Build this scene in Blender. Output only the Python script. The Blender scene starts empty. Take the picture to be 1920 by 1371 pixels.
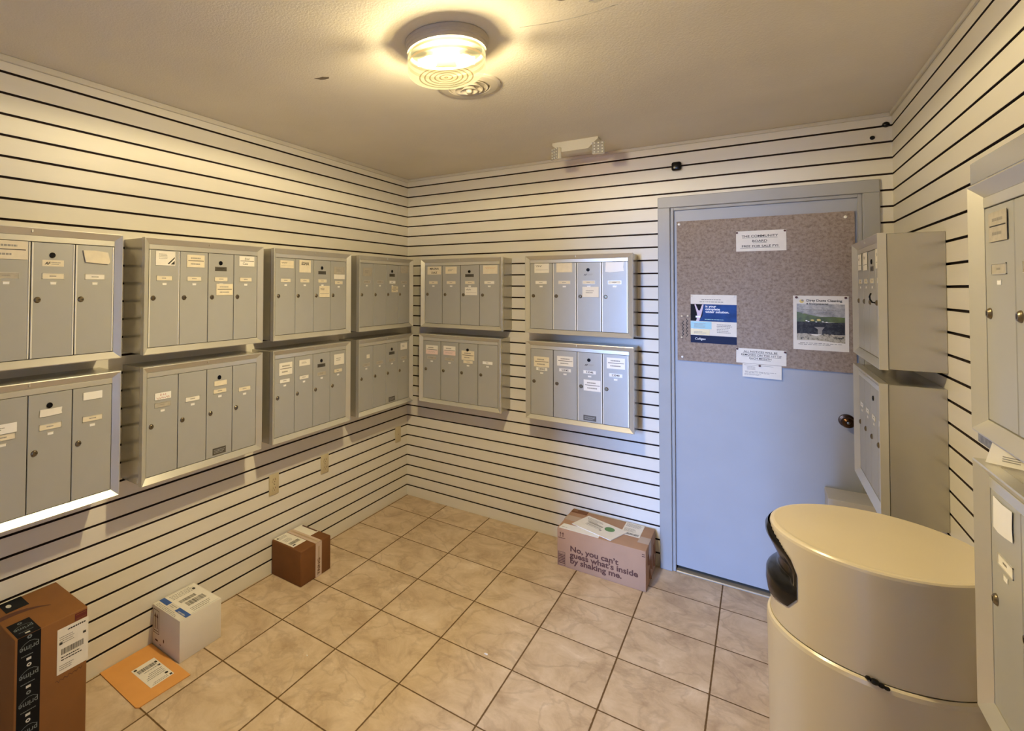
import bpy, bmesh, math, random
from mathutils import Vector, Matrix
R = math.radians
PI = math.pi
random.seed(7)
scene = bpy.context.scene
col = scene.collection

# ---------------------------------------------------------------- camera
W, H = 2.718, 2.423          # room width, ceiling height
FY = -4.25                   # front wall (behind the camera)
cam_d = bpy.data.cameras.new('camera'); cam = bpy.data.objects.new('camera', cam_d); col.objects.link(cam)
scene.camera = cam
f_px, cx, cy = 968.14, 723.36, 516.53
yaw, pit, roll = -0.6260, -0.0224, -0.0048
C = Vector((2.2058, -3.3406, 1.5904))
fw = Vector((math.sin(yaw)*math.cos(pit), math.cos(yaw)*math.cos(pit), -math.sin(pit)))
rt = Vector((math.cos(yaw), -math.sin(yaw), 0)); dn = fw.cross(rt)
rt2 = rt*math.cos(roll) + dn*math.sin(roll); dn2 = dn*math.cos(roll) - rt*math.sin(roll)
M = Matrix((rt2, -dn2, -fw)).transposed().to_4x4(); M.translation = C
cam.matrix_world = M
cam_d.sensor_fit = 'HORIZONTAL'; cam_d.sensor_width = 36.0
cam_d.lens = 36.0*f_px/1920.0
cam_d.shift_x = (960.0-cx)/1920.0
cam_d.shift_y = -(685.5-cy)/1920.0
cam_d.clip_start = 0.02

# ---------------------------------------------------------------- light and exposure
scene.view_settings.view_transform = 'Standard'
scene.view_settings.look = 'None'
scene.view_settings.gamma = 1.0
scene.view_settings.exposure = 0.32
scene.view_settings.use_curve_mapping = False
LAMP = (1.352, -1.815)
BULB_W, SIDE_W, DOWN_W, BULB_COL = 14.0, 31.0, 23.0, (1.0, 0.84, 0.53)
SKY_STRENGTH = 120.0
world = bpy.data.worlds.new('sky'); scene.world = world; world.use_nodes = True
nt = world.node_tree; bg = nt.nodes['Background']
tc = nt.nodes.new('ShaderNodeTexCoord'); sp = nt.nodes.new('ShaderNodeSeparateXYZ'); rp = nt.nodes.new('ShaderNodeValToRGB')
nt.links.new(tc.outputs['Generated'], sp.inputs[0]); nt.links.new(sp.outputs['Z'], rp.inputs['Fac'])
rp.color_ramp.elements[0].position = 0.0; rp.color_ramp.elements[0].color = (0.27, 0.47, 1.0, 1)
rp.color_ramp.elements[1].position = 0.6; rp.color_ramp.elements[1].color = (0.20, 0.40, 1.0, 1)
nt.links.new(rp.outputs[0], bg.inputs['Color']); bg.inputs['Strength'].default_value = SKY_STRENGTH
# blue daylight enters by an invented doorway behind the camera; added walls narrow it
# (portal lights only guide the sampling towards those gaps)
DX0, DX1 = 1.00, 1.75
GAP = (-0.40, 0.75)              # gap in the far outside wall at y = -14
for nm, loc, rot, sx, sy in (('portal_far', ((GAP[0]+GAP[1])/2, -14.0, 3.5), (R(90), 0, 0), GAP[1]-GAP[0], 7.0),):
    pd = bpy.data.lights.new(nm, 'AREA'); pd.shape = 'RECTANGLE'; pd.size = sx; pd.size_y = sy; pd.cycles.is_portal = True
    po = bpy.data.objects.new(nm, pd); col.objects.link(po); po.location = loc; po.rotation_euler = rot
for i, dx in enumerate((-0.035, 0.035)):
    ld = bpy.data.lights.new('lamp_light', 'POINT'); ld.energy = BULB_W; ld.color = BULB_COL; ld.shadow_soft_size = 0.022
    lo = bpy.data.objects.new('lamp_light', ld); col.objects.link(lo)
    lo.location = (LAMP[0]+dx*0.87, LAMP[1]+dx*0.49, 2.352)
    # added spots: one spares the ceiling glare, one brightens the floor and low walls
    ld = bpy.data.lights.new('lamp_light', 'SPOT'); ld.energy = SIDE_W; ld.color = BULB_COL; ld.shadow_soft_size = 0.018; ld.spot_size = R(180); ld.spot_blend = 0.12
    lo = bpy.data.objects.new('lamp_light', ld); col.objects.link(lo); lo.location = (LAMP[0]+dx*0.87, LAMP[1]+dx*0.49, 2.352)
    ld = bpy.data.lights.new('lamp_light', 'SPOT'); ld.energy = DOWN_W; ld.color = BULB_COL; ld.shadow_soft_size = 0.022; ld.spot_size = R(170); ld.spot_blend = 1.0
    lo = bpy.data.objects.new('lamp_light', ld); col.objects.link(lo); lo.location = (LAMP[0]+dx*0.87, LAMP[1]+dx*0.49, 2.352)

# ---------------------------------------------------------------- materials
def srgb(r, g, b):
    return tuple(((c/255)/12.92 if c/255 <= 0.04045 else ((c/255+0.055)/1.055)**2.4) for c in (r, g, b))
MATS = {}
def mat(name, c, rough=0.5, metal=0.0, var=0.04, nscale=8.0, bump=0.0, bscale=200.0, spec=0.5, coat=0.0, stretch=None):
    if name in MATS: return MATS[name]
    m = bpy.data.materials.new(name); m.use_nodes = True; MATS[name] = m
    t = m.node_tree; b = t.nodes['Principled BSDF']
    b.inputs['Roughness'].default_value = rough; b.inputs['Metallic'].default_value = metal
    b.inputs['Specular IOR Level'].default_value = spec; b.inputs['Coat Weight'].default_value = coat
    tcn = t.nodes.new('ShaderNodeTexCoord'); n = t.nodes.new('ShaderNodeTexNoise')
    n.inputs['Scale'].default_value = nscale; n.inputs['Detail'].default_value = 5
    if stretch:
        mp = t.nodes.new('ShaderNodeMapping'); mp.inputs['Scale'].default_value = stretch
        t.links.new(tcn.outputs['Object'], mp.inputs[0]); t.links.new(mp.outputs[0], n.inputs['Vector'])
    else: t.links.new(tcn.outputs['Object'], n.inputs['Vector'])
    r = t.nodes.new('ShaderNodeValToRGB')
    r.color_ramp.elements[0].position = 0.3; r.color_ramp.elements[1].position = 0.7
    r.color_ramp.elements[0].color = tuple(max(0, x*(1-var)) for x in c)+(1,)
    r.color_ramp.elements[1].color = tuple(min(1, x*(1+var)) for x in c)+(1,)
    t.links.new(n.outputs['Fac'], r.inputs['Fac']); t.links.new(r.outputs[0], b.inputs['Base Color'])
    if bump:
        n2 = t.nodes.new('ShaderNodeTexNoise'); n2.inputs['Scale'].default_value = bscale; n2.inputs['Detail'].default_value = 3
        t.links.new(tcn.outputs['Object'], n2.inputs['Vector'])
        bp = t.nodes.new('ShaderNodeBump'); bp.inputs['Strength'].default_value = bump; bp.inputs['Distance'].default_value = 0.004
        t.links.new(n2.outputs['Fac'], bp.inputs['Height']); t.links.new(bp.outputs[0], b.inputs['Normal'])
    return m
slat = mat('slat_laminate', (0.74, 0.70, 0.61), spec=0.4, rough=0.42, var=0.025, nscale=3, stretch=(1, 1, 6))
groove = mat('groove_fibreboard', (0.022, 0.008, 0.004), rough=0.9, var=0.25, nscale=20)
ceil_m = mat('ceiling_texture', (0.74, 0.68, 0.57), rough=0.75, var=0.04, nscale=2.5, bump=0.35, bscale=150)
trim_m = mat('trim_paint', (0.62, 0.58, 0.50), rough=0.5)
alu = mat('mailbox_enamel', (0.405, 0.40, 0.375), rough=0.38, metal=0.15, var=0.03, nscale=6)
alu_body = mat('mailbox_body', (0.50, 0.475, 0.42), rough=0.22, metal=0.6, var=0.05, nscale=4)
alu_frame = mat('mailbox_frame', (0.64, 0.62, 0.56), rough=0.29, metal=0.55, var=0.03, nscale=6)
alu_lip = mat('door_lip_metal', (0.82, 0.79, 0.70), rough=0.3, metal=0.2, var=0.03)
dark_gap = mat('dark_recess', (0.03, 0.022, 0.014), rough=0.7)
lock_m = mat('lock_nickel', (0.22, 0.18, 0.12), rough=0.28, metal=0.9)
lock_dark = mat('lock_keyway', (0.03, 0.025, 0.02), rough=0.4, metal=0.3)
black_m = mat('black_plastic', (0.004, 0.004, 0.006), rough=0.22, spec=0.3)
plaque_m = mat('plaque_grey', (0.10, 0.09, 0.07), rough=0.4, metal=0.3)
paper = mat('white_paper', (0.80, 0.76, 0.68), rough=0.7, var=0.03, nscale=30)
paper2 = mat('cream_card', (0.74, 0.66, 0.50), rough=0.65, var=0.05, nscale=40)
paper3 = mat('grey_card', (0.42, 0.38, 0.31), rough=0.5, var=0.12, nscale=60)  # on upper corner units the grey paints cards dulled by glare
pink_p = mat('pink_paper', (0.78, 0.60, 0.54), rough=0.7)
white_p = mat('bright_label', (0.86, 0.84, 0.80), rough=0.35, var=0.02)
ink = mat('black_ink', (0.02, 0.018, 0.016), rough=0.6)
ink_g = mat('grey_print', (0.30, 0.28, 0.25), rough=0.6)
ink_r = mat('red_ink', (0.45, 0.06, 0.05), rough=0.6)
ink_b = mat('brown_ink', (0.10, 0.035, 0.02), rough=0.7)
ink_o = mat('orange_ink', (0.65, 0.28, 0.10), rough=0.7)
card_b = mat('cardboard', (0.235, 0.095, 0.022), rough=0.75, var=0.05, nscale=14, bump=0.08, bscale=300)
card_l = mat('light_cardboard', (0.42, 0.245, 0.14), rough=0.75, var=0.05, nscale=10, bump=0.08, bscale=300)
card_d = mat('dark_cardboard', (0.17, 0.062, 0.012), rough=0.7, var=0.08, nscale=14)
card_w = mat('white_carton', (0.72, 0.67, 0.58), rough=0.6, var=0.03)
tape_c = mat('clear_tape', (0.62, 0.48, 0.40), rough=0.25)
tape_t = mat('buff_tape', (0.46, 0.33, 0.22), rough=0.3)
tape_k = mat('black_tape', (0.004, 0.005, 0.008), rough=0.5, spec=0.15)
tape_ink = mat('tape_print', (0.16, 0.19, 0.20), rough=0.4)
tape_w = mat('tape_white_print', (0.60, 0.60, 0.56), rough=0.4)
env_m = mat('manila_paper', (0.72, 0.34, 0.09), rough=0.65, var=0.04, nscale=12)
blue_p = mat('postal_blue', (0.02, 0.09, 0.36), rough=0.4)
door_m = mat('door_paint', (0.37, 0.38, 0.40), rough=0.42, var=0.03, nscale=5)
frame_m = mat('door_frame_paint', (0.36, 0.36, 0.355), rough=0.45, var=0.04, nscale=8)
knob_m = mat('bronze_knob', (0.07, 0.035, 0.018), rough=0.22, metal=0.9)
thresh = mat('threshold_metal', (0.50, 0.45, 0.36), rough=0.4, metal=0.5)
lid_m = mat('bin_cream_plastic', (0.60, 0.515, 0.36), rough=0.28, var=0.015, nscale=4, coat=0.2)
outlet_m = mat('almond_plastic', (0.55, 0.47, 0.30), rough=0.4)
em_m = mat('emergency_white_plastic', (0.72, 0.68, 0.56), rough=0.45)
lens_m = mat('clear_lens', (0.55, 0.53, 0.48), rough=0.12, metal=0.4)
vent_m = mat('vent_metal', (0.62, 0.56, 0.46), rough=0.4)
pan_m = mat('lamp_pan', (0.48, 0.42, 0.34), rough=0.4)
pin_w = mat('white_pin', (0.85, 0.83, 0.78), rough=0.25)
pin_r = mat('dark_red_pin', (0.07, 0.012, 0.010), rough=0.4)
galv = None
def emis(name, c, s):
    m = bpy.data.materials.new(name); m.use_nodes = True; t = m.node_tree
    b = t.nodes['Principled BSDF']; b.inputs['Base Color'].default_value = (*c, 1)
    n = t.nodes.new('ShaderNodeTexNoise'); n.inputs['Scale'].default_value = 3
    mr = t.nodes.new('ShaderNodeMapRange'); mr.inputs['To Min'].default_value = s*0.96; mr.inputs['To Max'].default_value = s*1.04
    t.links.new(n.outputs['Fac'], mr.inputs['Value']); t.links.new(mr.outputs[0], b.inputs['Emission Strength'])
    b.inputs['Emission Color'].default_value = (*c, 1); return m
def noise_ramp_mat(name, stops, scale, rough, bump=0.0, detail=8, metal=0.0, kind='noise'):
    m = bpy.data.materials.new(name); m.use_nodes = True; t = m.node_tree; b = t.nodes['Principled BSDF']
    tcn = t.nodes.new('ShaderNodeTexCoord')
    n = t.nodes.new('ShaderNodeTexVoronoi' if kind == 'vor' else 'ShaderNodeTexNoise'); n.inputs['Scale'].default_value = scale
    if kind != 'vor': n.inputs['Detail'].default_value = detail; n.inputs['Roughness'].default_value = 0.7
    t.links.new(tcn.outputs['Object'], n.inputs['Vector'])
    r = t.nodes.new('ShaderNodeValToRGB')
    el = r.color_ramp.elements
    while len(el) < len(stops): el.new(0.5)
    for e, (p, c) in zip(el, stops): e.position = p; e.color = (*c, 1)
    t.links.new(n.outputs[0], r.inputs['Fac']); t.links.new(r.outputs[0], b.inputs['Base Color'])
    b.inputs['Roughness'].default_value = rough; b.inputs['Metallic'].default_value = metal
    if bump:
        bp = t.nodes.new('ShaderNodeBump'); bp.inputs['Strength'].default_value = bump; bp.inputs['Distance'].default_value = 0.002
        t.links.new(n.outputs[0], bp.inputs['Height']); t.links.new(bp.outputs[0], b.inputs['Normal'])
    return m
board_m = noise_ramp_mat('fibre_board', [(0.30, (0.18, 0.135, 0.105)), (0.5, (0.31, 0.245, 0.20)), (0.72, (0.40, 0.33, 0.275))], 70, 0.85, 0.5, 6)
galv = noise_ramp_mat('galvanised_steel', [(0.3, (0.16, 0.15, 0.13)), (0.7, (0.34, 0.32, 0.28))], 60, 0.4, 0.1, 2, 0.6)

# tiled floor, computed from world position (the floor mesh sits at the origin)
def floor_material():
    m = bpy.data.materials.new('stone_look_tile'); m.use_nodes = True; t = m.node_tree; b = t.nodes['Principled BSDF']
    N = t.nodes.new; L = t.links.new
    tcn = N('ShaderNodeTexCoord'); s = N('ShaderNodeSeparateXYZ'); L(tcn.outputs['Object'], s.inputs[0])
    TS, OX, OY = 0.33757, 0.3456, -0.2481
    def mth(op, a, b_=None, c_=None):
        n = N('ShaderNodeMath'); n.operation = op
        for i, v in enumerate((a, b_, c_)):
            if v is None: continue
            if isinstance(v, (int, float)): n.inputs[i].default_value = v
            else: L(v, n.inputs[i])
        return n.outputs[0]
    dist = []; ids = []
    for ax, o in (('X', OX), ('Y', OY)):
        u = mth('DIVIDE', mth('SUBTRACT', s.outputs[ax], o), TS)
        fr = mth('FRACT', u); ids.append(mth('FLOOR', u))
        d = mth('MINIMUM', fr, mth('SUBTRACT', 1.0, fr)); dist.append(mth('MULTIPLY', d, TS))
    d = mth('MINIMUM', dist[0], dist[1])
    wob = N('ShaderNodeTexNoise'); wob.inputs['Scale'].default_value = 60; L(tcn.outputs['Object'], wob.inputs['Vector'])
    dd = mth('ADD', d, mth('MULTIPLY', mth('SUBTRACT', wob.outputs['Fac'], 0.5), 0.0022))
    g = N('ShaderNodeMapRange'); g.inputs['From Min'].default_value = 0.0022; g.inputs['From Max'].default_value = 0.0040; L(dd, g.inputs['Value'])
    # offset the pattern per tile
    cmb = N('ShaderNodeCombineXYZ'); L(mth('MULTIPLY', ids[0], 3.7), cmb.inputs[0]); L(mth('MULTIPLY', ids[1], 5.3), cmb.inputs[1]); L(mth('ADD', ids[0], ids[1]), cmb.inputs[2])
    va = N('ShaderNodeVectorMath'); va.operation = 'ADD'; L(tcn.outputs['Object'], va.inputs[0]); L(cmb.outputs[0], va.inputs[1])
    n1 = N('ShaderNodeTexNoise'); n1.inputs['Scale'].default_value = 7; n1.inputs['Detail'].default_value = 9; n1.inputs['Roughness'].default_value = 0.68; n1.inputs['Distortion'].default_value = 0.5
    L(va.outputs[0], n1.inputs['Vector'])
    n2 = N('ShaderNodeTexNoise'); n2.inputs['Scale'].default_value = 2.0; n2.inputs['Detail'].default_value = 3; L(va.outputs[0], n2.inputs['Vector'])
    r1 = N('ShaderNodeValToRGB'); e = r1.color_ramp.elements
    e[0].position = 0.30; e[0].color = (0.40, 0.275, 0.165, 1); e[1].position = 0.72; e[1].color = (0.80, 0.68, 0.54, 1)
    k = e.new(0.50); k.color = (0.59, 0.45, 0.30, 1); k = e.new(0.60); k.color = (0.66, 0.52, 0.37, 1)
    mix = mth('ADD', mth('MULTIPLY', n1.outputs['Fac'], 0.8), mth('MULTIPLY', n2.outputs['Fac'], 0.2)); L(mix, r1.inputs['Fac'])
    # veins: thin lines where a distorted noise crosses one half
    n3 = N('ShaderNodeTexNoise'); n3.inputs['Scale'].default_value = 5; n3.inputs['Detail'].default_value = 6; n3.inputs['Distortion'].default_value = 0.5; L(va.outputs[0], n3.inputs['Vector'])
    vd = mth('ABSOLUTE', mth('SUBTRACT', n3.outputs['Fac'], 0.52))
    vr = N('ShaderNodeMapRange'); vr.inputs['From Min'].default_value = 0.0; vr.inputs['From Max'].default_value = 0.035; vr.inputs['To Min'].default_value = 0.28; vr.inputs['To Max'].default_value = 0.0; L(vd, vr.inputs['Value'])
    mv = N('ShaderNodeMix'); mv.data_type = 'RGBA'; L(vr.outputs[0], mv.inputs[0]); L(r1.outputs[0], mv.inputs[6]); mv.inputs[7].default_value = (0.24, 0.15, 0.085, 1)
    mg = N('ShaderNodeMix'); mg.data_type = 'RGBA'; L(g.outputs[0], mg.inputs[0]); mg.inputs[6].default_value = (0.12, 0.062, 0.016, 1); L(mv.outputs[2], mg.inputs[7])
    L(mg.outputs[2], b.inputs['Base Color'])
    rr = N('ShaderNodeMapRange'); rr.inputs['To Min'].default_value = 0.8; rr.inputs['To Max'].default_value = 0.42; L(g.outputs[0], rr.inputs['Value']); L(rr.outputs[0], b.inputs['Roughness'])
    hh = mth('ADD', mth('MULTIPLY', g.outputs[0], 1.0), mth('MULTIPLY', n1.outputs['Fac'], 0.6))
    bp = N('ShaderNodeBump'); bp.inputs['Strength'].default_value = 0.35; bp.inputs['Distance'].default_value = 0.0025; L(hh, bp.inputs['Height']); L(bp.outputs[0], b.inputs['Normal'])
    return m

# ---------------------------------------------------------------- mesh helpers
def text_geo(body, size, bold=0.0, align='CENTER', spacing=1.0, shear=0.0):
    c = bpy.data.curves.new('t', 'FONT'); c.body = body; c.size = size; c.offset = bold; c.align_x = align
    c.space_character = spacing; c.shear = shear; c.resolution_u = 3; c.space_line = 0.85
    o = bpy.data.objects.new('t', c); me = bpy.data.meshes.new_from_object(o)
    vs = [(v.co.x, v.co.y) for v in me.vertices]; fs = [tuple(p.vertices) for p in me.polygons]
    bpy.data.objects.remove(o); bpy.data.curves.remove(c); bpy.data.meshes.remove(me)
    return vs, fs
class MB:
    def __init__(s): s.v = []; s.f = []; s.m = []; s.sm = []
    def add(s, vs, fs, mi=0, smooth=False):
        o = len(s.v); s.v += [tuple(v) for v in vs]
        for f in fs: s.f.append(tuple(i+o for i in f)); s.m.append(mi); s.sm.append(smooth)
        return s
    def box(s, x0, x1, y0, y1, z0, z1, mi=0, bev=0.0, seg=1):
        if x0 > x1: x0, x1 = x1, x0
        if y0 > y1: y0, y1 = y1, y0
        if z0 > z1: z0, z1 = z1, z0
        vs = [(x, y, z) for z in (z0, z1) for y in (y0, y1) for x in (x0, x1)]
        fs = [(0, 2, 3, 1), (4, 5, 7, 6), (0, 1, 5, 4), (2, 6, 7, 3), (0, 4, 6, 2), (1, 3, 7, 5)]
        if not bev: return s.add(vs, fs, mi)
        bm = bmesh.new(); bv = [bm.verts.new(v) for v in vs]
        for f in fs: bm.faces.new([bv[i] for i in f])
        bmesh.ops.bevel(bm, geom=list(bm.edges), offset=bev, segments=seg, profile=0.5, affect='EDGES')
        bm.verts.index_update()
        s.add([v.co[:] for v in bm.verts], [tuple(v.index for v in f.verts) for f in bm.faces], mi, seg > 1); bm.free(); return s
    def lathe(s, prof, c=(0, 0, 0), ax='z', n=32, mi=0, smooth=True, mis=None):
        # prof: list of (radius, height); closed where radius is 0
        def P(r, h, a):
            u, w = r*math.cos(a), r*math.sin(a)
            p = {'z': (u, w, h), 'y': (u, -h, w), 'x': (h, u, w)}[ax]
            return (p[0]+c[0], p[1]+c[1], p[2]+c[2])
        vs = []; fs = []
        for r, h in prof: vs += [P(r, h, 2*PI*i/n) for i in range(n)]
        for j in range(len(prof)-1):
            k = mis[j] if mis else mi
            s.add(vs[j*n:(j+2)*n], [(i, (i+1) % n, n+(i+1) % n, n+i) for i in range(n)], k, smooth)
        if prof[0][0] > 1e-6: s.add(vs[:n], [tuple(range(n))[::-1]], mis[0] if mis else mi)
        if prof[-1][0] > 1e-6: s.add(vs[-n:], [tuple(range(n))], mis[-1] if mis else mi)
        return s
    def disc(s, u, v, r, y, mi, n=20, t=0.0):   # disc facing -Y
        s.lathe([(r, 0), (r, t or 0.0002)], (u, y, v), 'y', n, mi, False); return s
    def tube(s, pts, r, mi=0, n=8):
        pts = [Vector(p) for p in pts]; vs = []
        for i, p in enumerate(pts):
            d = (pts[min(i+1, len(pts)-1)]-pts[max(i-1, 0)]).normalized()
            a = d.cross(Vector((0.31, 0.2, 0.93))).normalized(); b = d.cross(a)
            vs += [p+a*r*math.cos(2*PI*k/n)+b*r*math.sin(2*PI*k/n) for k in range(n)]
        fs = [(i*n+k, i*n+(k+1) % n, (i+1)*n+(k+1) % n, (i+1)*n+k) for i in range(len(pts)-1) for k in range(n)]
        fs += [tuple(range(n))[::-1], tuple((len(pts)-1)*n+k for k in range(n))]
        return s.add(vs, fs, mi, True)
    def build(s, name, mats, parent=None, loc=(0, 0, 0), rot=(0, 0, 0)):
        me = bpy.data.meshes.new(name); me.from_pydata(s.v, [], s.f)
        for m in (mats if isinstance(mats, (list, tuple)) else [mats]): me.materials.append(m)
        me.polygons.foreach_set('material_index', s.m); me.polygons.foreach_set('use_smooth', s.sm)
        me.validate(); me.update()
        o = bpy.data.objects.new(name, me); col.objects.link(o); o.location = loc; o.rotation_euler = rot
        if parent: o.parent = parent
        return o
def tag(o, label=None, cat=None, group=None, kind=None):
    for k, v in (('label', label), ('category', cat), ('group', group), ('kind', kind)):
        if v: o[k] = v
    return o
def empty(name, loc, rz=0.0):
    o = bpy.data.objects.new(name, None); col.objects.link(o); o.location = loc; o.rotation_euler = (0, 0, rz); o.empty_display_size = 0.05
    return o
def thing(name, loc, rz, label, cat, group=None): return tag(empty(name, loc, rz), label, cat, group)

# decorated sheet in the local XZ plane, facing -Y, back at y = 0
def sheet(w, h, mats, deco=(), t=0.0008, outline=None, curl=None, y0=0.0):
    b = MB()
    if outline:
        n = len(outline); b.add([(u, y0-t, v) for u, v in outline]+[(u, y0, v) for u, v in outline], [tuple(range(n)), tuple(range(2*n-1, n-1, -1))]+[((i+1) % n, i, i+n, (i+1) % n+n) for i in range(n)], 0)
    else: b.box(0, w, y0-t, y0, 0, h, 0)
    k = 0
    for d in deco:
        k += 1; y = y0-t-0.00012-0.00002*k
        if d[0] == 'r': _, u, v, ww, hh, mi = d; b.add([(u, y, v), (u+ww, y, v), (u+ww, y, v+hh), (u, y, v+hh)], [(0, 1, 2, 3)], mi)
        elif d[0] == 'p': b.add([(u, y, v) for u, v in d[1]], [tuple(range(len(d[1])))], d[2])
        elif d[0] == 'e': _, u, v, ru, rv, mi = d; b.add([(u+ru*math.cos(a*PI/12), y, v+rv*math.sin(a*PI/12)) for a in range(24)], [tuple(range(24))], mi)
        elif d[0] == 't':
            _, s_, u, v, size, mi = d[:6]; opt = d[6] if len(d) > 6 else {}
            rot = opt.get('rot', 0); sx = opt.get('sx', 1.0)
            vs, fs = text_geo(s_, size, opt.get('bold', 0)*size, opt.get('align', 'CENTER'), opt.get('sp', 1.0), opt.get('shear', 0))
            cr, sr = math.cos(rot), math.sin(rot)
            b.add([(u+x*sx*cr-z*sr, y, v+x*sx*sr+z*cr) for x, z in vs], fs, mi)
        elif d[0] == 's':                       # blurred small print: rows of short dashes
            _, u, v, ww, hh, rows, mi, seed = d; rg = random.Random(seed)
            rh = hh/rows
            for r_ in range(rows):
                x = u+rg.random()*0.04*ww; end = u+ww*(0.7+0.3*rg.random()); z = v+hh-(r_+0.75)*rh
                while x < end:
                    l = ww*(0.04+0.09*rg.random()); l = min(l, end-x)
                    b.add([(x, y, z), (x+l, y, z), (x+l, y, z+rh*0.42), (x, y, z+rh*0.42)], [(0, 1, 2, 3)], mi); x += l+ww*0.02
        elif d[0] == 'b':                       # linear barcode
            _, u, v, ww, hh, mi, seed = d; rg = random.Random(seed); x = u
            while x < u+ww:
                l = ww*(0.008+0.022*rg.random()); l = min(l, u+ww-x)
                b.add([(x, y, v), (x+l, y, v), (x+l, y, v+hh), (x, y, v+hh)], [(0, 1, 2, 3)], mi); x += l+ww*(0.008+0.018*rg.random())
        elif d[0] == 'l':                       # polyline stroke
            _, pts, wd, mi = d
            for (u1, v1), (u2, v2) in zip(pts, pts[1:]):
                dx, dz = u2-u1, v2-v1; L_ = math.hypot(dx, dz) or 1; nx, nz = -dz/L_*wd/2, dx/L_*wd/2; ex, ez = dx/L_*wd*.3, dz/L_*wd*.3
                b.add([(u1-ex-nx, y, v1-ez-nz), (u2+ex-nx, y, v2+ez-nz), (u2+ex+nx, y, v2+ez+nz), (u1-ex+nx, y, v1-ez+nz)], [(0, 1, 2, 3)], mi)
    return b
def scrawl(u, v, w, h, n, seed):                # handwriting-like loop stroke
    rg = random.Random(seed); return [(u+w*i/n, v+h*(0.5+0.5*math.sin(i*2.1+rg.random()*1.4))*(0.6+0.4*rg.random())) for i in range(n+1)]

# ---------------------------------------------------------------- room shell
S = 0.0762
def slat_wall(name, length, spans, loc, rz, posts=False):
    """slatwall in local XZ plane facing -Y; spans: list of (x0, x1, z0, z1) pieces"""
    b = MB(); G = 0.0044; Dp = 0.011
    for x0, x1, z0, z1 in spans:
        zs = [z0]; k = 0
        while k*S < z1:
            if k*S > z0+0.005: zs.append(k*S)
            k += 1
        zs.append(z1)
        for i in range(len(zs)-1):
            a = zs[i]+(G if i > 0 else 0); c = zs[i+1]-(G if i < len(zs)-2 else 0)
            if c-a < 0.001: continue
            e = 0.0008
            b.add([(x0, e, a), (x1, e, a), (x1, 0, a+e), (x0, 0, a+e), (x0, 0, c-e), (x1, 0, c-e), (x1, e, c), (x0, e, c)],
                  [(0, 1, 2, 3), (3, 2, 5, 4), (4, 5, 6, 7)], 0)
            b.add([(x0, e, a), (x1, e, a), (x1, Dp, a-0.0012), (x0, Dp, a-0.0012)], [(3, 2, 1, 0)], 1)
            b.add([(x0, e, c), (x1, e, c), (x1, Dp, c+0.0012), (x0, Dp, c+0.0012)], [(0, 1, 2, 3)], 1)
        b.add([(x0, Dp, z0), (x1, Dp, z0), (x1, Dp, z1), (x0, Dp, z1)], [(0, 1, 2, 3)], 1)
    for x0, x1, z0, z1 in spans: b.box(x0, x1, Dp+0.001, Dp+0.06, z0, z1, 1)
    if posts:                               # solid corners so no groove is open to the outside
        for xa, xb in ((-0.07, -0.0001), (W+0.0001, W+0.07)): b.box(xa, xb, 0.0001, 0.07, 0, H, 1)
    return tag(b.build(name, [slat, groove], None, loc, (0, 0, rz)), kind='structure')
DL, DR, DT = 1.735, 2.672, 2.112        # outer edges of the door casing
slat_wall('wall_back', W, [(0, DL+0.01, 0, H), (DL+0.01, DR-0.01, DT-0.01, H), (DR-0.01, W, 0, H)], (0, 0, 0), 0, posts=True)
slat_wall('wall_left', -FY, [(0, -FY, 0, H)], (0, FY, 0), R(90))
slat_wall('wall_right', -FY, [(0, -FY, 0, H)], (W, 0, 0), R(-90))
slat_wall('wall_front', W, [(0, W-DX1, 0, H), (W-DX1, W-DX0, 2.06, H), (W-DX0, W, 0, H)], (W, FY, 0), R(180))
tag(MB().box(-0.07, W+0.07, FY-0.07, 0.07, -0.05, 0).build('floor', floor_material()), kind='structure')
tag(MB().box(-0.07, W+0.07, FY-0.07, 0.07, H, H+0.05).build('ceiling', ceil_m), kind='structure')
gm = mat('outside_paving', (0.10, 0.10, 0.10), rough=0.9, var=0.2, nscale=3)
tag(MB().box(-12, 14, -30, FY-0.071, -0.06, -0.02).build('ground', gm), kind='structure')
# unseen walls added outside the doorway, to narrow the sky seen from inside
ow = mat('sky_blocker', (0.16, 0.13, 0.10), rough=0.9, var=0.1)
b = MB(); b.box(-6, GAP[0], -14.3, -14, -0.02, 12.0); b.box(GAP[1], 6.3, -14.3, -14, -0.02, 12.0); b.box(-6.3, -6, -14.3, FY-0.1, -0.02, 12.0)
b.box(6, 6.3, -14.0, FY-0.1, -0.02, 12.0); b.box(-6.3, -0.08, FY-0.3, FY-0.1, -0.02, 12.0); b.box(W+0.08, 6.3, FY-0.3, FY-0.1, -0.02, 12.0); b.box(-0.08, W+0.08, FY-0.3, FY-0.1, 2.5, 12.0)
tag(b.build('sky_blocker', ow), kind='structure')
b = MB(); b.box(-6, 6, -6.6, FY-0.3, 2.45, 2.6); tag(b.build('sky_blocker_roof', ow), kind='structure')  # unseen roof added to cut off light from the high sky
# crown trim
t1 = MB(); t1.box(0, W, -0.012, 0, H-0.019, H-0.0005, 0, 0.002); tag(t1.build('trim_1', trim_m), kind='structure')
t1 = MB(); t1.box(0, 0.012, FY, -0.013, H-0.024, H-0.0005, 0, 0.002); tag(t1.build('trim_2', trim_m), kind='structure')
t1 = MB(); t1.box(W-0.010, W, FY, -0.013, H-0.017, H-0.0005, 0, 0.002); tag(t1.build('trim_3', trim_m), kind='structure')
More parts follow.
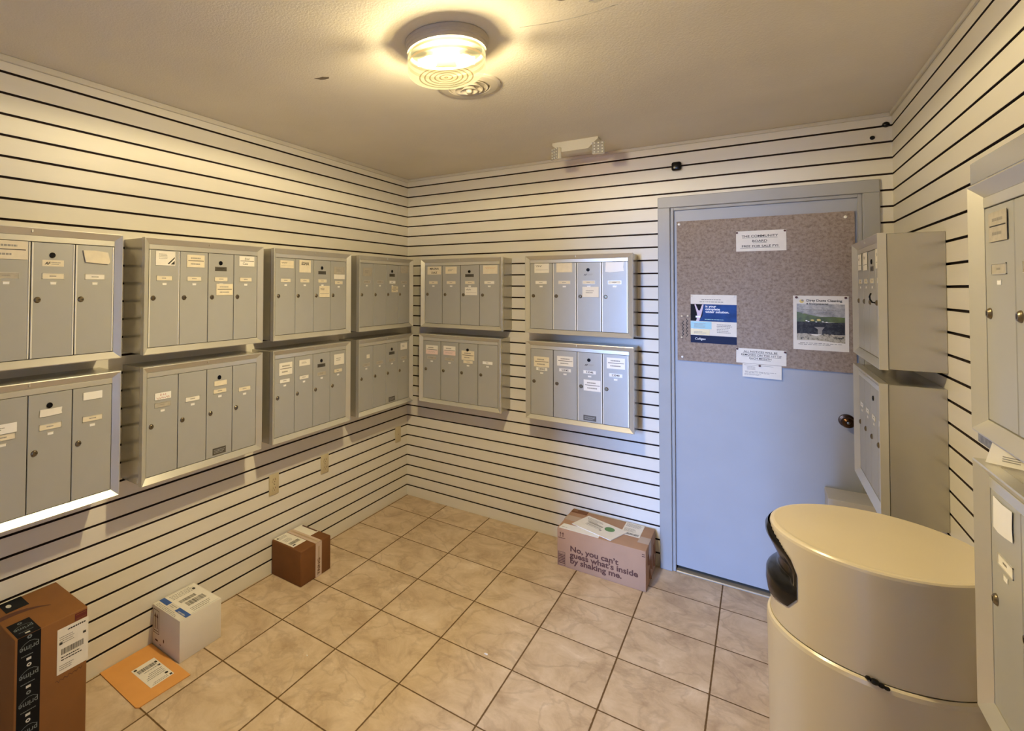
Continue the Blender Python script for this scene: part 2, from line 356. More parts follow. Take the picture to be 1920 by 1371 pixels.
# peeled paint and patches on the ceiling
def chip(cxy, pts, m, dz=0.0012):
    b = MB(); n = len(pts)
    b.add([(x, y, H-dz) for x, y in pts]+[(x, y, H) for x, y in pts], [tuple(range(n)), tuple(range(2*n-1, n-1, -1))]+[(i, (i+1) % n, (i+1) % n+n, i+n) for i in range(n)], 0)
    return b
patch_m = mat('peeled_patch', (0.60, 0.56, 0.48), rough=0.8, var=0.1, nscale=30)
bare_m = mat('bare_patch', (0.16, 0.125, 0.085), rough=0.9, var=0.2, nscale=40)
def blob(x, y, rx, ry, n, seed, rot=0):
    rg = random.Random(seed); return [(x+math.cos(rot)*rx*math.cos(2*PI*i/n)*k-math.sin(rot)*ry*math.sin(2*PI*i/n)*k, y+math.sin(rot)*rx*math.cos(2*PI*i/n)*k+math.cos(rot)*ry*math.sin(2*PI*i/n)*k) for i in range(n) for k in (0.65+0.5*rg.random(),)]
tag(chip(0, blob(0.80, -1.834, 0.032, 0.012, 13, 3, 0.4), bare_m).build('paint_chip', bare_m), 'small dark peeled spot on the ceiling left of the round lamp', 'paint chip')
tag(chip(0, blob(1.755, -1.855, 0.016, 0.008, 11, 5, 0.5), bare_m).build('paint_chip', bare_m), 'dark peeled ceiling spot at top photo edge, left one of two', 'paint chip')
tag(chip(0, blob(1.832, -1.79, 0.020, 0.010, 11, 9, 0.3), patch_m, 0.002).build('paint_chip', patch_m), 'pale peeled ceiling flake at top photo edge, right one of two', 'paint chip')
rgp = random.Random(4); b = MB()
for i in range(26):
    q = i/25; x = 1.60+0.27*q; y = -1.765-0.0*q+0.02*math.sin(q*3)+0.03*q
    pts = blob(x, y, 0.0095, 0.0012+0.0012*rgp.random(), 7, i, 0.2); c_ = chip(0, pts, bare_m, 0.0008); b.add(c_.v, c_.f, 0)
tag(b.build('paint_crack', patch_m), 'thin broken line of peeling paint on ceiling right of lamp', 'paint crack')

# ---------------------------------------------------------------- door
b = MB(); b.box(1.812, 2.600, 0.018, 0.062, 0.030, 2.045)
door = tag(b.build('door_1', door_m), kind='structure')
b = MB()
CW = 0.062
for (x0, x1) in ((DL, DL+CW), (DR-CW, DR)): b.box(x0, x1, -0.016, 0.07, 0, DT-CW, 0, 0.003)
b.box(DL, DR, -0.016, 0.07, DT-CW, DT, 0, 0.003)
b.box(DL+CW, DL+CW+0.016, -0.002, 0.07, 0, DT-CW, 0, 0.002); b.box(DR-CW-0.016, DR-CW, -0.002, 0.07, 0, DT-CW, 0, 0.002)
b.box(DL+CW+0.016, DR-CW-0.016, -0.002, 0.07, DT-CW-0.016, DT-CW, 0, 0.002)
b.build('door_frame', frame_m, door)
b = MB(); b.box(DL+CW+0.017, DR-CW-0.017, -0.006, 0.07, 0.0, 0.010, 0, 0.003); b.build('threshold', thresh, door)
b = MB(); b.box(DL+CW, DR-CW, 0.0655, 0.068, 0, 2.05); b.build('door_backing', dark_gap, door)
b = MB(); b.lathe([(0.0, 0.062), (0.012, 0.061), (0.022, 0.056), (0.0265, 0.046), (0.0255, 0.036), (0.017, 0.027), (0.012, 0.018), (0.013, 0.010), (0.030, 0.007), (0.032, 0.0), (0, 0)], (2.545, 0.018, 0.951), 'y', 28)
b.lathe([(0.0, 0.0645), (0.006, 0.0635), (0.007, 0.061)], (2.545, 0.018, 0.951), 'y', 16, 1)
b.build('door_knob', [knob_m, lock_m], door)

# notice board on the door
YB = 0.018
BW, BH = 0.755, 0.785
bd = sheet(BW, BH, None, (), t=0.012).build('bulletin_board', board_m, None, (1.828, YB, 1.185), (0, 0, 0))
tag(bd, 'large brown fibre notice board fixed to the upper half of the grey door', 'notice board')
o = (sheet(0, 0, None, [('l', scrawl(0, 0, 0.10, 0.012, 16, 1), 0.003, 0), ('l', scrawl(0, 0.02, 0.085, 0.010, 14, 2), 0.003, 0)]))
o.v = [(-z, y, x) for x, y, z in o.v][0:]; o.build('pencilled_note', [ink], bd, (0.052, -0.0125, 0.135))
YP = YB-0.0128
def poster(name, x0, z0, w, h, mats, deco, label, cat, tilt=0.0, y=YP, t=0.0010, outline=None):
    ob = sheet(w, h, None, deco, t, outline).build(name, mats, None, (x0, y, z0), (0, tilt, 0)); return tag(ob, label, cat)
U = {'bold': 0.022}
def under(s_, u, v, size, wd, extra=None): return [('t', s_, u, v, size, 1, {'bold': 0.015, 'sx': 1.15, **(extra or {})}), ('r', u-wd/2, v-0.0045, wd, 0.0014, 1)]
poster('notice_sign', 2.108, 1.789, 0.213, 0.108, [paper, ink],
       under('THE COMMUNITY', 0.102, 0.074, 0.0165, 0.150)+under('BOARD', 0.102, 0.048, 0.0165, 0.058)+under('FREE FOR SALE FYI', 0.102, 0.021, 0.0165, 0.168),
       'white paper sign reading the community board, near top of notice board', 'sign', 0.0)
poster('notice_sign', 2.103, 1.197, 0.212, 0.078, [paper, ink],
       under('ALL NOTICES WILL BE', 0.104, 0.058, 0.0125, 0.150)+under('REMOVED ON THE 1ST OF', 0.107, 0.041, 0.0125, 0.168)+under('EACH MONTH', 0.104, 0.024, 0.0125, 0.088),
       'white paper sign about removing all notices, pinned at board bottom edge', 'sign', 0.012)
poster('notice_slip', 2.130, 1.125, 0.165, 0.070, [paper, ink_g],
       [('r', 0.006, 0.062, 0.125, 0.0016, 1), ('s', 0.018, 0.038, 0.04, 0.020, 4, 1, 3), ('s', 0.006, 0.022, 0.148, 0.011, 2, 1, 5), ('s', 0.006, 0.010, 0.08, 0.010, 2, 1, 6)],
       'small white typed slip hanging below board under the removal sign', 'paper slip', 0.012, YP-0.0016)
navy = mat('flyer_navy', (0.004, 0.008, 0.045), rough=0.5, spec=0.2); fblue = mat('flyer_blue', (0.010, 0.050, 0.21), rough=0.5, spec=0.2, var=0.35, nscale=14)
teal = mat('flyer_teal', (0.25, 0.44, 0.40), rough=0.3); fyel = mat('flyer_yellow', (0.75, 0.58, 0.16), rough=0.3); skin = mat('flyer_skin_print', (0.55, 0.33, 0.26), rough=0.3)
fdark = mat('flyer_dark_print', (0.008, 0.008, 0.012), rough=0.6, spec=0.15)
poster('water_flyer', 1.893, 1.290, 0.213, 0.266, [paper, ink_g, fblue, fdark, skin, teal, fyel, navy, white_p],
       [('s', 0.05, 0.235, 0.105, 0.010, 1, 1, 11), ('s', 0.04, 0.223, 0.125, 0.009, 1, 1, 12),
        ('r', 0, 0.120, 0.213, 0.094, 2), ('p', [(0, 0.120), (0.04, 0.120), (0.056, 0.15), (0.062, 0.214), (0, 0.214)], 3),
        ('p', [(0.026, 0.120), (0.040, 0.120), (0.050, 0.150), (0.062, 0.212), (0.055, 0.212), (0.044, 0.178), (0.036, 0.180), (0.024, 0.212), (0.018, 0.212), (0.030, 0.165), (0.032, 0.145)], 4),
        ('r', 0.024, 0.139, 0.022, 0.010, 8),
        ('t', 'is your', 0.070, 0.197, 0.018, 8, {'bold': 0.02, 'align': 'LEFT'}), ('t', 'complete', 0.070, 0.182, 0.018, 8, {'bold': 0.02, 'align': 'LEFT'}), ('t', 'water solution.', 0.070, 0.167, 0.018, 8, {'bold': 0.02, 'align': 'LEFT'}),
        ('s', 0.066, 0.127, 0.10, 0.008, 1, 5, 13), ('r', 0, 0.078, 0.099, 0.040, 5), ('s', 0.016, 0.084, 0.06, 0.026, 4, 1, 14),
        ('r', 0, 0.044, 0.09, 0.032, 6), ('s', 0.014, 0.052, 0.06, 0.012, 2, 1, 15), ('s', 0.122, 0.058, 0.076, 0.050, 6, 1, 16),
        ('r', 0, 0, 0.213, 0.042, 7), ('t', 'Culligan', 0.045, 0.017, 0.016, 8, {'shear': 0.2, 'bold': 0.01})],
       'blue and white water flyer pinned at left side of notice board', 'flyer', 0.006)
pgreen = mat('photo_green', (0.10, 0.13, 0.02), rough=0.35, var=0.45, nscale=30); psky = noise_ramp_mat('photo_sky', [(0.35, (0.20, 0.20, 0.20)), (0.6, (0.52, 0.50, 0.45))], 25, 0.35)
pdark = noise_ramp_mat('photo_rapids', [(0.45, (0.006, 0.006, 0.009)), (0.75, (0.09, 0.085, 0.09))], 40, 0.6)
prock = noise_ramp_mat('photo_rocks', [(0.40, (0.03, 0.025, 0.015)), (0.47, (0.40, 0.35, 0.24)), (0.7, (0.62, 0.56, 0.42))], 55, 0.35)
poster('duct_flyer', 2.344, 1.286, 0.212, 0.271, [paper, ink, psky, pgreen, pdark, prock, ink_g, white_p, fyel],
       [('r', 0.014, 0.150, 0.184, 0.080, 2), ('p', [(0.014, 0.140), (0.198, 0.140), (0.198, 0.166), (0.150, 0.168), (0.11, 0.166), (0.08, 0.172), (0.014, 0.190)], 3),
        ('p', [(0.014, 0.080), (0.198, 0.080), (0.198, 0.142), (0.13, 0.138), (0.09, 0.142), (0.014, 0.140)], 4),
        ('p', [(0.096, 0.080), (0.112, 0.080), (0.112, 0.100), (0.122, 0.116), (0.082, 0.116), (0.096, 0.104)], 6),
        ('p', [(0.014, 0.046), (0.09, 0.050), (0.13, 0.046), (0.198, 0.040), (0.198, 0.078), (0.12, 0.084), (0.09, 0.070), (0.05, 0.084), (0.014, 0.080)], 5),
        ('e', 0.052, 0.146, 0.004, 0.003, 7), ('e', 0.075, 0.149, 0.007, 0.004, 8), ('e', 0.100, 0.151, 0.008, 0.005, 8), ('e', 0.060, 0.142, 0.004, 0.002, 7), ('e', 0.115, 0.143, 0.004, 0.002, 7), ('e', 0.13, 0.141, 0.004, 0.002, 7), ('e', 0.09, 0.141, 0.004, 0.002, 7),
        ('t', 'Dirty Ducts Cleaning', 0.120, 0.242, 0.0158, 1, {'bold': 0.03}), ('t', '& Environmental', 0.052, 0.227, 0.0125, 1, {'bold': 0.025, 'align': 'LEFT'}), ('t', 'Inc', 0.170, 0.227, 0.011, 6),
        ('s', 0.030, 0.196, 0.15, 0.010, 1, 6, 21), ('s', 0.030, 0.178, 0.15, 0.009, 1, 6, 22), ('s', 0.020, 0.024, 0.17, 0.014, 2, 6, 23),
        ('e', 0.034, 0.243, 0.009, 0.009, 8), ('e', 0.037, 0.247, 0.005, 0.005, 6)],
       'white flyer with river landscape picture, pinned at right side of board', 'flyer', 0.005)
# pins
def pin(x, z, m, r, label, grp=None, y=None):
    b = MB(); b.lathe([(0.0, 0.008), (r*0.7, 0.0075), (r, 0.006), (r*0.9, 0.0035), (r*0.45, 0.001), (0.0012, 0.0)], (0, 0, 0), 'y', 14)
    return tag(b.build('push_pin', m, None, (x, (YP if y is None else y)-0.0002, z), (0, 0, 0)), label, 'pin', grp)
pin(1.841, 1.953, pin_w, 0.007, 'white pin at the top left corner of the notice board')
pin(2.549, 1.942, pin_w, 0.007, 'white pin at the top right corner of the notice board')
pin(1.852, 1.206, pin_w, 0.006, 'white pin at the bottom left corner of the notice board')
pin(1.936-0.085, 1.434, paper2, 0.005, 'cream pin above the pencil marks, left of the water flyer')
pin(1.880, 1.436, paper2, 0.005, 'cream pin close to the upper left of the water flyer')
pin(1.850, 1.315, paper2, 0.005, 'cream pin below the pencil marks, left of the water flyer')
YQ = YP-0.0012
pin(2.112, 1.889, pin_r, 0.005, 'dark red pin at top left of the community board sign', None, YQ)
pin(2.315, 1.890, pin_r, 0.005, 'dark red pin at top right of the community board sign', None, YQ)
pin(1.899, 1.549, paper2, 0.004, 'small pale pin at top left of the water flyer', None, YQ)
pin(2.096, 1.549, pin_w, 0.005, 'white pin at the top right corner of the water flyer', None, YQ)
pin(2.358, 1.548, pin_r, 0.0055, 'dark red pin at top left of the river picture flyer', None, YQ)
pin(2.546, 1.548, pin_r, 0.0055, 'dark red pin at top right of the river picture flyer', None, YQ)
pin(2.108, 1.270, pin_r, 0.005, 'dark red pin at top left of the notice removal sign', None, YQ)
pin(2.310, 1.266, pin_r, 0.005, 'dark red pin at top right of the notice removal sign', None, YQ)
pin(2.204, 1.188, pin_r, 0.005, 'dark red pin holding the small typed slip', None, YQ-0.0016)

# ---------------------------------------------------------------- mailboxes
MW, MH, MD = 0.625, 0.485, 0.170
BV, HD, BB = 0.026, 0.021, 0.026        # bezel width, header strip, bottom bezel
DWD = (MW-2*BV)/4; DZ0 = BB+0.002; DH = MH-BV-HD-0.002-DZ0
def bezel():
    b = MB(); yo, yi, yb = -MD, -MD+0.017, -MD+0.024
    o = [(0, 0), (MW, 0), (MW, MH), (0, MH)]; l = 0.003
    o2 = [(l, l), (MW-l, l), (MW-l, MH-l), (l, MH-l)]; i_ = [(BV, BB), (MW-BV, BB), (MW-BV, MH-BV), (BV, MH-BV)]
    rings = [[(x, yb, z) for x, z in o], [(x, yo+0.001, z) for x, z in o], [(x, yo, z) for x, z in o2], [(x, yi, z) for x, z in i_], [(x, yb, z) for x, z in i_]]
    for r0, r1 in zip(rings, rings[1:]):
        for k in range(4):
            n = (k+1) % 4; b.add([r0[k], r0[n], r1[n], r1[k]], [(0, 1, 2, 3)], 0)
    b.box(MW*0.5-0.004, MW*0.5+0.002, yo+0.003, yo+0.013, MH-0.017, MH-0.006, 0, 0.001)
    return b
def body():
    b = MB(); b.box(0.0025, MW-0.0025, -MD+0.0245, 0, 0.0025, MH-0.0025, 0, 0.0015)
    b.add([(BV*.6, -MD+0.0243, BB*.6), (MW-BV*.6, -MD+0.0243, BB*.6), (MW-BV*.6, -MD+0.0243, MH-BV*.6), (BV*.6, -MD+0.0243, MH-BV*.6)], [(0, 1, 2, 3)], 1)  # dark sheet paints the shade in the gaps between doors
    return b
def header(): return MB().box(BV+0.0005, MW-BV-0.0005, -MD+0.0155, -MD+0.024, MH-BV-HD, MH-BV-0.0008, 0, 0.0008)
_b, _h, _f = body(), header(), bezel()
DWI = DWD-0.0034
YD = -MD+0.0175                          # door face
def door_mb(lip):
    b = MB(); b.box(0, DWI, YD, -MD+0.0243, 0, DH, 0, 0.001)
    if lip:
        for x in (0.0005, DWI-0.0055): b.box(x, x+0.005, YD-0.0022, YD+0.001, 0.001, DH-0.001, 1, 0.0009)
    return b
def lock_mb(style):
    b = MB(); b.lathe([(0.0, 0.0055), (0.0070, 0.0053), (0.0092, 0.0035), (0.0108, 0.0015), (0.0110, 0)], (0, 0, 0), 'y', 20)
    b.box(-0.0008, 0.0030, -0.0068, -0.0052, -0.0008, 0.0008, 1) if style else b.box(-0.0008, 0.0008, -0.0059, -0.0052, -0.004, 0.004, 1)
    if style: b.tube([(0.002, -0.0062, 0), (0.008, -0.0065, 0.0006)], 0.0016, 1, 6)
    return b
_door = {False: door_mb(False), True: door_mb(True)}
PX, PW, PHH = 0.24, 0.52, 0.021
def plate_mb(seed, txt=None, bright=False):
    w = DWI*PW; h = PHH
    b = MB(); t = 0.0016
    for (x0, x1, z0, z1) in ((0, w, 0, 0.0018), (0, w, h-0.0018, h), (0, 0.0018, 0, h), (w-0.0018, w, 0, h)): b.box(x0, x1, -t, 0, z0, z1, 1)
    b.box(0.001, w-0.001, -0.0006, 0, 0.001, h-0.001, 0)
    if txt: dc = sheet(w, h, None, [('t', txt, w/2, 0.0045, 0.017, 2, {'bold': 0.015})], 0.0006)
    else: dc = sheet(w, h, None, [('s', w*0.32, 0.006, w*0.36, 0.010, 1, 2, seed)], 0.0006)
    b.add(dc.v[8:], [tuple(i-8 for i in f) for f in dc.f[6:]], 2)
    return b
def sticker_deco(kind, w, h, seed):
    if kind == 'slot': return [('r', w*0.07, h*0.50, w*0.88, h*0.045, 1), ('s', w*0.2, h*0.62, w*0.6, h*0.25, 1, 2, seed), ('s', w*0.2, h*0.15, w*0.6, h*0.25, 1, 2, seed+1)]
    if kind == 'pinkslot': return [('r', 0, 0, w, h*0.48, 3), ('r', w*0.07, h*0.50, w*0.88, h*0.045, 1), ('s', w*0.2, h*0.6, w*0.6, h*0.28, 1, 2, seed), ('l', scrawl(w*0.15, h*0.2, w*0.6, h*0.18, 12, seed), 0.0012, 2)]
    if kind == 'plain': return [('s', w*0.2, h*0.35, w*0.5, h*0.35, 2, 2, seed)]
    if kind == 'blank': return []
    if kind == 'hand': return [('l', scrawl(w*0.1, h*0.62, w*0.4, h*0.25, 10, seed), 0.0018, 1), ('r', w*0.08, h*0.30, w*0.86, h*0.03, 2)]
    if kind == 'biz': return [('s', w*0.15, h*0.45, w*0.5, h*0.4, 4, 2, seed), ('p', [(w*0.60, h*0.12), (w*0.68, h*0.10), (w*0.97, h*0.52), (w*0.97, h*0.62)], 1), ('p', [(w*0.76, h*0.08), (w*0.97, h*0.08), (w*0.97, h*0.36)], 1)]
    if kind.startswith('w:'):
        L = kind[2:].split('/'); n = len(L); return [('t', s_, w/2, h*(n-i-0.8)/n, h/n*0.72, 1, {'bold': 0.02, 'shear': 0.1}) for i, s_ in enumerate(L)]
    if kind.startswith('c:'):
        L = kind[2:].split('/'); return [('t', L[0], w/2, h*0.62, h*0.34, 1, {'shear': 0.15}), ('r', w*0.07, h*0.50, w*0.9, h*0.045, 1), ('t', L[1], w*0.4, h*0.14, h*0.34, 1, {'shear': 0.1})]
    if kind == 'red': return [('t', 'D 4-3', w*0.5, h*0.55, h*0.42, 4, {}), ('l', scrawl(w*0.1, h*0.12, w*0.8, h*0.3, 16, seed), 0.0014, 4)]
    if kind == 'orange': return [('l', scrawl(w*0.15, h*0.62, w*0.7, h*0.18, 16, seed), 0.0014, 5)]
    return []
SM = {'p': paper, 'c': paper2, 'g': paper3, 'w': white_p, 'k': pink_p}
def unit(wall, pos, z0, label, doors, lips=(), locks=0, arrow=3, maker='dark', plaque=False, group='mailbox units hung on the slatted walls'):
    """pos: coordinate of the viewer-left corner along the wall"""
    loc, rz = {'B': ((pos, -0.0005, z0), 0.0), 'L': ((0.0005, pos, z0), R(90)), 'R': ((W-0.0005, pos, z0), R(-90))}[wall]
    u = thing('mailbox_unit', loc, rz, label, 'mailbox', group)
    share = unit.__dict__.setdefault('m', {})
    def inst(key, mb, name, mats, par, l):
        if key in share:
            ob = bpy.data.objects.new(name, share[key]); col.objects.link(ob); ob.parent = par; ob.location = l; return ob
        ob = mb().build(name, mats, par, l); share[key] = ob.data; return ob
    inst('body', lambda: _b, 'body', [alu_body, dark_gap], u, (0, 0, 0)); inst('bezel', lambda: _f, 'frame', [alu_frame], u, (0, 0, 0)); inst('header', lambda: _h, 'header_strip', [alu_frame], u, (0, 0, 0))
    for i in range(4):
        lip = (i+1) in lips
        d = inst('door%d' % lip, lambda: _door[lip], 'door', [alu, alu_lip], u, (BV+i*DWD+0.0017, 0, DZ0))
        st = (i+1) <= locks
        inst('lock%d' % st, lambda: lock_mb(st), 'lock', [lock_m, lock_dark], d, (DWI*0.145, YD, DH*0.503))
        spec = doors[i] if i < len(doors) else {}
        seed = hash((wall, round(pos*100), round(z0*100), i)) % 1000
        pf = spec.get('plate', 0.265)
        if pf is not None:
            plate_mb(int(abs(pos)*100)+i*7, spec.get('num')).build('number_plate', [SM[spec.get('pc', 'w')], alu_frame, ink_g if not spec.get('num') else ink], d, (DWI*PX, YD, DH*(1-pf)-PHH))
            inst('window', lambda: MB().box(0, 0.019, -0.0011, 0, 0, 0.0085, 0, 0.0008).box(-0.001, 0.0205, -0.0007, 0, 0.0075, 0.0105, 1), 'small_tab', [white_p, alu_frame], d, (DWI*0.43, YD, DH*(1-pf-0.078)-0.0085))
        if i+1 == arrow:
            inst('arrow', lambda: MB().lathe([(0, 0.0022), (0.0045, 0.0022), (0.0055, 0.0036), (0.0085, 0.0036), (0.0098, 0.0024), (0.0102, 0.0)], (0, 0, 0), 'y', 24), 'master_lock', [black_m], d, (DWI*0.47, YD, DH*(1-0.107)))
            if maker == 'dark': (sheet(DWI*0.46, DH*0.047, None, [('s', 0.006, 0.004, 0.05, 0.011, 2, 1, 5)], 0.0008)).build('maker_plate', [plaque_m, dark_gap], d, (DWI*0.25, YD, DH*(1-0.197)))
            if maker in ('AF', 'AFcard'):
                (sheet(DWI*0.50, DH*0.056, None, [('t', 'AF', 0.016, 0.006, 0.014, 1, {'bold': 0.03, 'shear': 0.3}), ('s', 0.028, 0.005, 0.034, 0.012, 2, 2, 5)], 0.0006)).build('maker_plate', [alu if maker == 'AF' else paper2, ink, ink_g], d, (DWI*0.24, YD, DH*(1-0.205)))
            if plaque: (sheet(DWI*0.52, DH*0.075, None, [('s', 0.005, 0.006, 0.062, 0.019, 3, 1, 8)], 0.0008)).build('small_plaque', [plaque_m, alu], d, (DWI*0.24, YD, DH*0.02))
        for k, sd in enumerate(spec.get('st', ())):
            u0, u1, f0, f1, kind, mk = sd[:6]; tilt = sd[6] if len(sd) > 6 else 0; w, h = DWI*(u1-u0), DH*(f1-f0)
            thick = 0.004 if kind == 'folded' else 0.0006
            ol = None
            if kind == 'torn': ol = [(0, h*.05), (w*.25, 0), (w*.6, h*.04), (w, h*.12), (w*.97, h*.5), (w, h), (w*.5, h*.96), (w*.03, h)]
            if kind == 'folded': ol = [(w*.12, 0), (w*.95, -h*.02), (w, h*.2), (w*.9, h*.95), (w*.4, h), (0, h*.93)]
            sheet(w, h, None, sticker_deco(kind, w, h, seed+k), thick, ol).build('name_label', [SM[mk], ink if kind[:2] != 'w:' or True else ink, ink_g, pink_p, ink_r, ink_o], d, (DWI*u0, YD-(0.0018 if kind != 'folded' else 0.002), DH*(1-f1)), (0, tilt, 0))
    return u
ZU, ZL = 1.306, 0.771
L_ = 'grey four-door mailbox unit, '
unit('L', -2.922, ZU, L_+'upper row at far left, cut off by photo edge', [{}, {'st': [(0.0, 0.94, 0.0, 0.155, 'slot', 'c')], 'pc': 'g'}, {'pc': 'c'}, {'st': [(0.16, 0.88, 0.04, 0.155, 'folded', 'c', 0.05)], 'pc': 'p'}], (1, 2, 3, 4), 4, maker='AFcard')
unit('L', -2.208, ZU, L_+'upper row, left wall, with striped business card on first door', [{'st': [(0.20, 0.84, 0.01, 0.157, 'biz', 'p')], 'pc': 'c'}, {'st': [(0.22, 0.86, 0.03, 0.165, 'slot', 'c')], 'pc': 'c'}, {'st': [(0.30, 0.96, 0.345, 0.475, 'slot', 'c')], 'pc': 'c'}, {'st': [(0.20, 0.86, 0.01, 0.13, 'c:Emil/Casa', 'p')], 'pc': 'c'}], (1,), 2)
unit('L', -1.513, ZU, L_+'upper row on left wall, next but one to the corner', [{'st': [(0.2, 0.9, 0.03, 0.13, 'hand', 'c')], 'pc': 'c'}, {'st': [(0.18, 0.82, 0.01, 0.18, 'w:ESHA/ ', 'c')], 'pc': 'c'}, {'st': [(0.30, 0.93, 0.36, 0.52, 'hand', 'c')], 'pc': 'c'}, {'st': [(0.18, 0.88, 0.08, 0.185, 'plain', 'g'), (0.18, 0.88, 0.19, 0.26, 'blank', 'p')], 'pc': 'c', 'plate': 0.285}])
unit('L', -0.808, ZU, L_+'upper row on left wall, in the corner', [{'st': [(0.2, 0.88, 0.065, 0.20, 'plain', 'g')], 'pc': 'g'}, {'pc': 'g'}, {'st': [(0.42, 0.98, 0.36, 0.46, 'slot', 'c')], 'pc': 'w'}, {'st': [(0.18, 0.86, 0.0, 0.13, 'blank', 'g')], 'pc': 'g'}])
unit('L', -2.922, ZL, L_+'lower row at far left, cut off by photo edge', [{}, {'st': [(0.05, 0.78, 0.20, 0.28, 'plain', 'w')], 'plate': 0.285, 'pc': 'c'}, {'st': [(0.24, 0.76, 0.135, 0.20, 'torn', 'p')], 'pc': 'c'}, {'st': [(0.25, 0.74, 0.045, 0.115, 'blank', 'w')], 'pc': 'c'}], (), 4, maker='none')
unit('L', -2.208, ZL, L_+'lower row on left wall, with red writing on its first label', [{'st': [(0.24, 0.76, 0.165, 0.235, 'red', 'w')], 'pc': 'g'}, {'pc': 'p'}, {'st': [(0.27, 0.76, 0.145, 0.20, 'blank', 'c')], 'pc': 'c', 'plate': 0.235}, {'pc': 'c'}], (), 0, maker='none', plaque=True)
unit('L', -1.513, ZL, L_+'lower row on left wall, with cream labels on three doors', [{'st': [(0.20, 0.87, 0.055, 0.215, 'slot', 'p')], 'pc': 'w'}, {'st': [(0.22, 0.82, 0.055, 0.135, 'plain', 'p')], 'pc': 'p'}, {'pc': 'g'}, {'st': [(0.22, 0.87, 0.05, 0.205, 'plain', 'p')], 'pc': 'c'}])
unit('L', -0.808, ZL, L_+'lower row on left wall, in the corner', [{'st': [(0.5, 0.72, 0.13, 0.19, 'blank', 'p')], 'pc': 'g'}, {'pc': 'g'}, {'pc': 'g'}, {'st': [(0.2, 0.8, 0.03, 0.145, 'plain', 'p')], 'pc': 'g'}], (), 0, plaque=True)
unit('B', 0.224, ZU, L_+'upper row on back wall near corner, block capitals on first door', [{'st': [(0.15, 0.95, 0.01, 0.15, 'w:MASINA/DIAZ', 'c')], 'pc': 'c'}, {'st': [(0.18, 0.82, 0.02, 0.14, 'plain', 'c')], 'pc': 'c'}, {'st': [(0.24, 0.90, 0.37, 0.50, 'hand', 'p')], 'pc': 'c'}, {'st': [(0.18, 0.92, 0.01, 0.15, 'orange', 'c')], 'pc': 'p'}])
unit('B', 0.212, ZL, L_+'lower row on back wall near corner, no label on last door', [{'st': [(0.16, 0.86, 0.075, 0.23, 'pinkslot', 'p')], 'pc': 'g'}, {'st': [(0.16, 0.84, 0.065, 0.22, 'pinkslot', 'p')], 'pc': 'g'}, {'st': [(0.15, 0.84, 0.12, 0.275, 'slot', 'c')], 'pc': 'c', 'plate': 0.28}, {'pc': 'w'}], (), 0, maker='none')
unit('B', 1.003, ZU, L_+'upper row on back wall, beside the door frame', [{'st': [(0.20, 0.86, 0.0, 0.145, 'hand', 'p')], 'pc': 'p'}, {'st': [(0.16, 0.84, 0.0, 0.14, 'blank', 'c')], 'pc': 'c'}, {'st': [(0.24, 0.90, 0.355, 0.505, 'plain', 'p')], 'pc': 'c'}, {'st': [(0.14, 0.86, 0.0, 0.15, 'torn', 'w')], 'pc': 'p'}], (2, 3, 4), 0, maker='AF')
unit('B', 1.006, ZL, L_+'lower row on back wall, beside the door frame, with large numbers', [{'st': [(0.15, 0.84, 0.115, 0.27, 'slot', 'c')], 'num': '53043', 'plate': 0.275}, {'st': [(0.16, 0.85, 0.08, 0.225, 'slot', 'p')], 'num': '53045', 'plate': 0.26}, {'st': [(0.26, 0.94, 0.39, 0.55, 'slot', 'w')], 'num': '53046', 'plate': 0.255}, {'st': [(0.16, 0.86, 0.045, 0.20, 'slot', 'w')], 'num': '53048'}], (3, 4), 0, maker='AF', plaque=True)
unit('R', -0.204, ZU, L_+'upper row on right wall, beside the notice board', [{'st': [(0.16, 0.80, 0.0, 0.17, 'hand', 'p')], 'pc': 'c'}, {'st': [(0.14, 0.84, 0.0, 0.18, 'hand', 'p')], 'pc': 'c'}, {'pc': 'c'}, {'st': [(0.12, 0.86, 0.0, 0.18, 'hand', 'p')], 'pc': 'p'}])
unit('R', -0.192, ZL, L_+'lower row on right wall, beside the door knob', [{'pc': 'w'}, {'pc': 'w'}, {'pc': 'w'}, {'pc': 'w'}], (), 0, maker='none')
u11 = unit('R', -1.810, ZU+0.006, L_+'upper row at right photo edge, above the cream bin', [{'st': [(0.20, 0.84, 0.03, 0.165, 'slot', 'g')], 'pc': 'g'}, {'pc': 'g'}, {'pc': 'g'}, {'pc': 'g'}], (), 0)
(MB().box(0.018, MW, -MD+0.001, -MD+0.02, MH+0.0002, MH+0.044, 0, 0.002)).build('top_flange', alu_body, u11)
tag(MB().box(-0.057, 0.034, -MD+0.022, -MD+0.026, -0.034, -0.0003, 0, 0.0006).build('bracket_plate', galv, None, tuple(u11.location), (0, 0, R(-90))), 'small mottled metal plate between the two mailbox units at right photo edge', 'metal plate')
u12 = unit('R', -1.810, ZL, L_+'lower row at right photo edge, beside the cream bin', [{'st': [(0.14, 0.80, 0.02, 0.17, 'torn', 'w')], 'pc': 'p'}, {'pc': 'c'}, {'pc': 'c'}, {'pc': 'c'}], (), 0, maker='none')

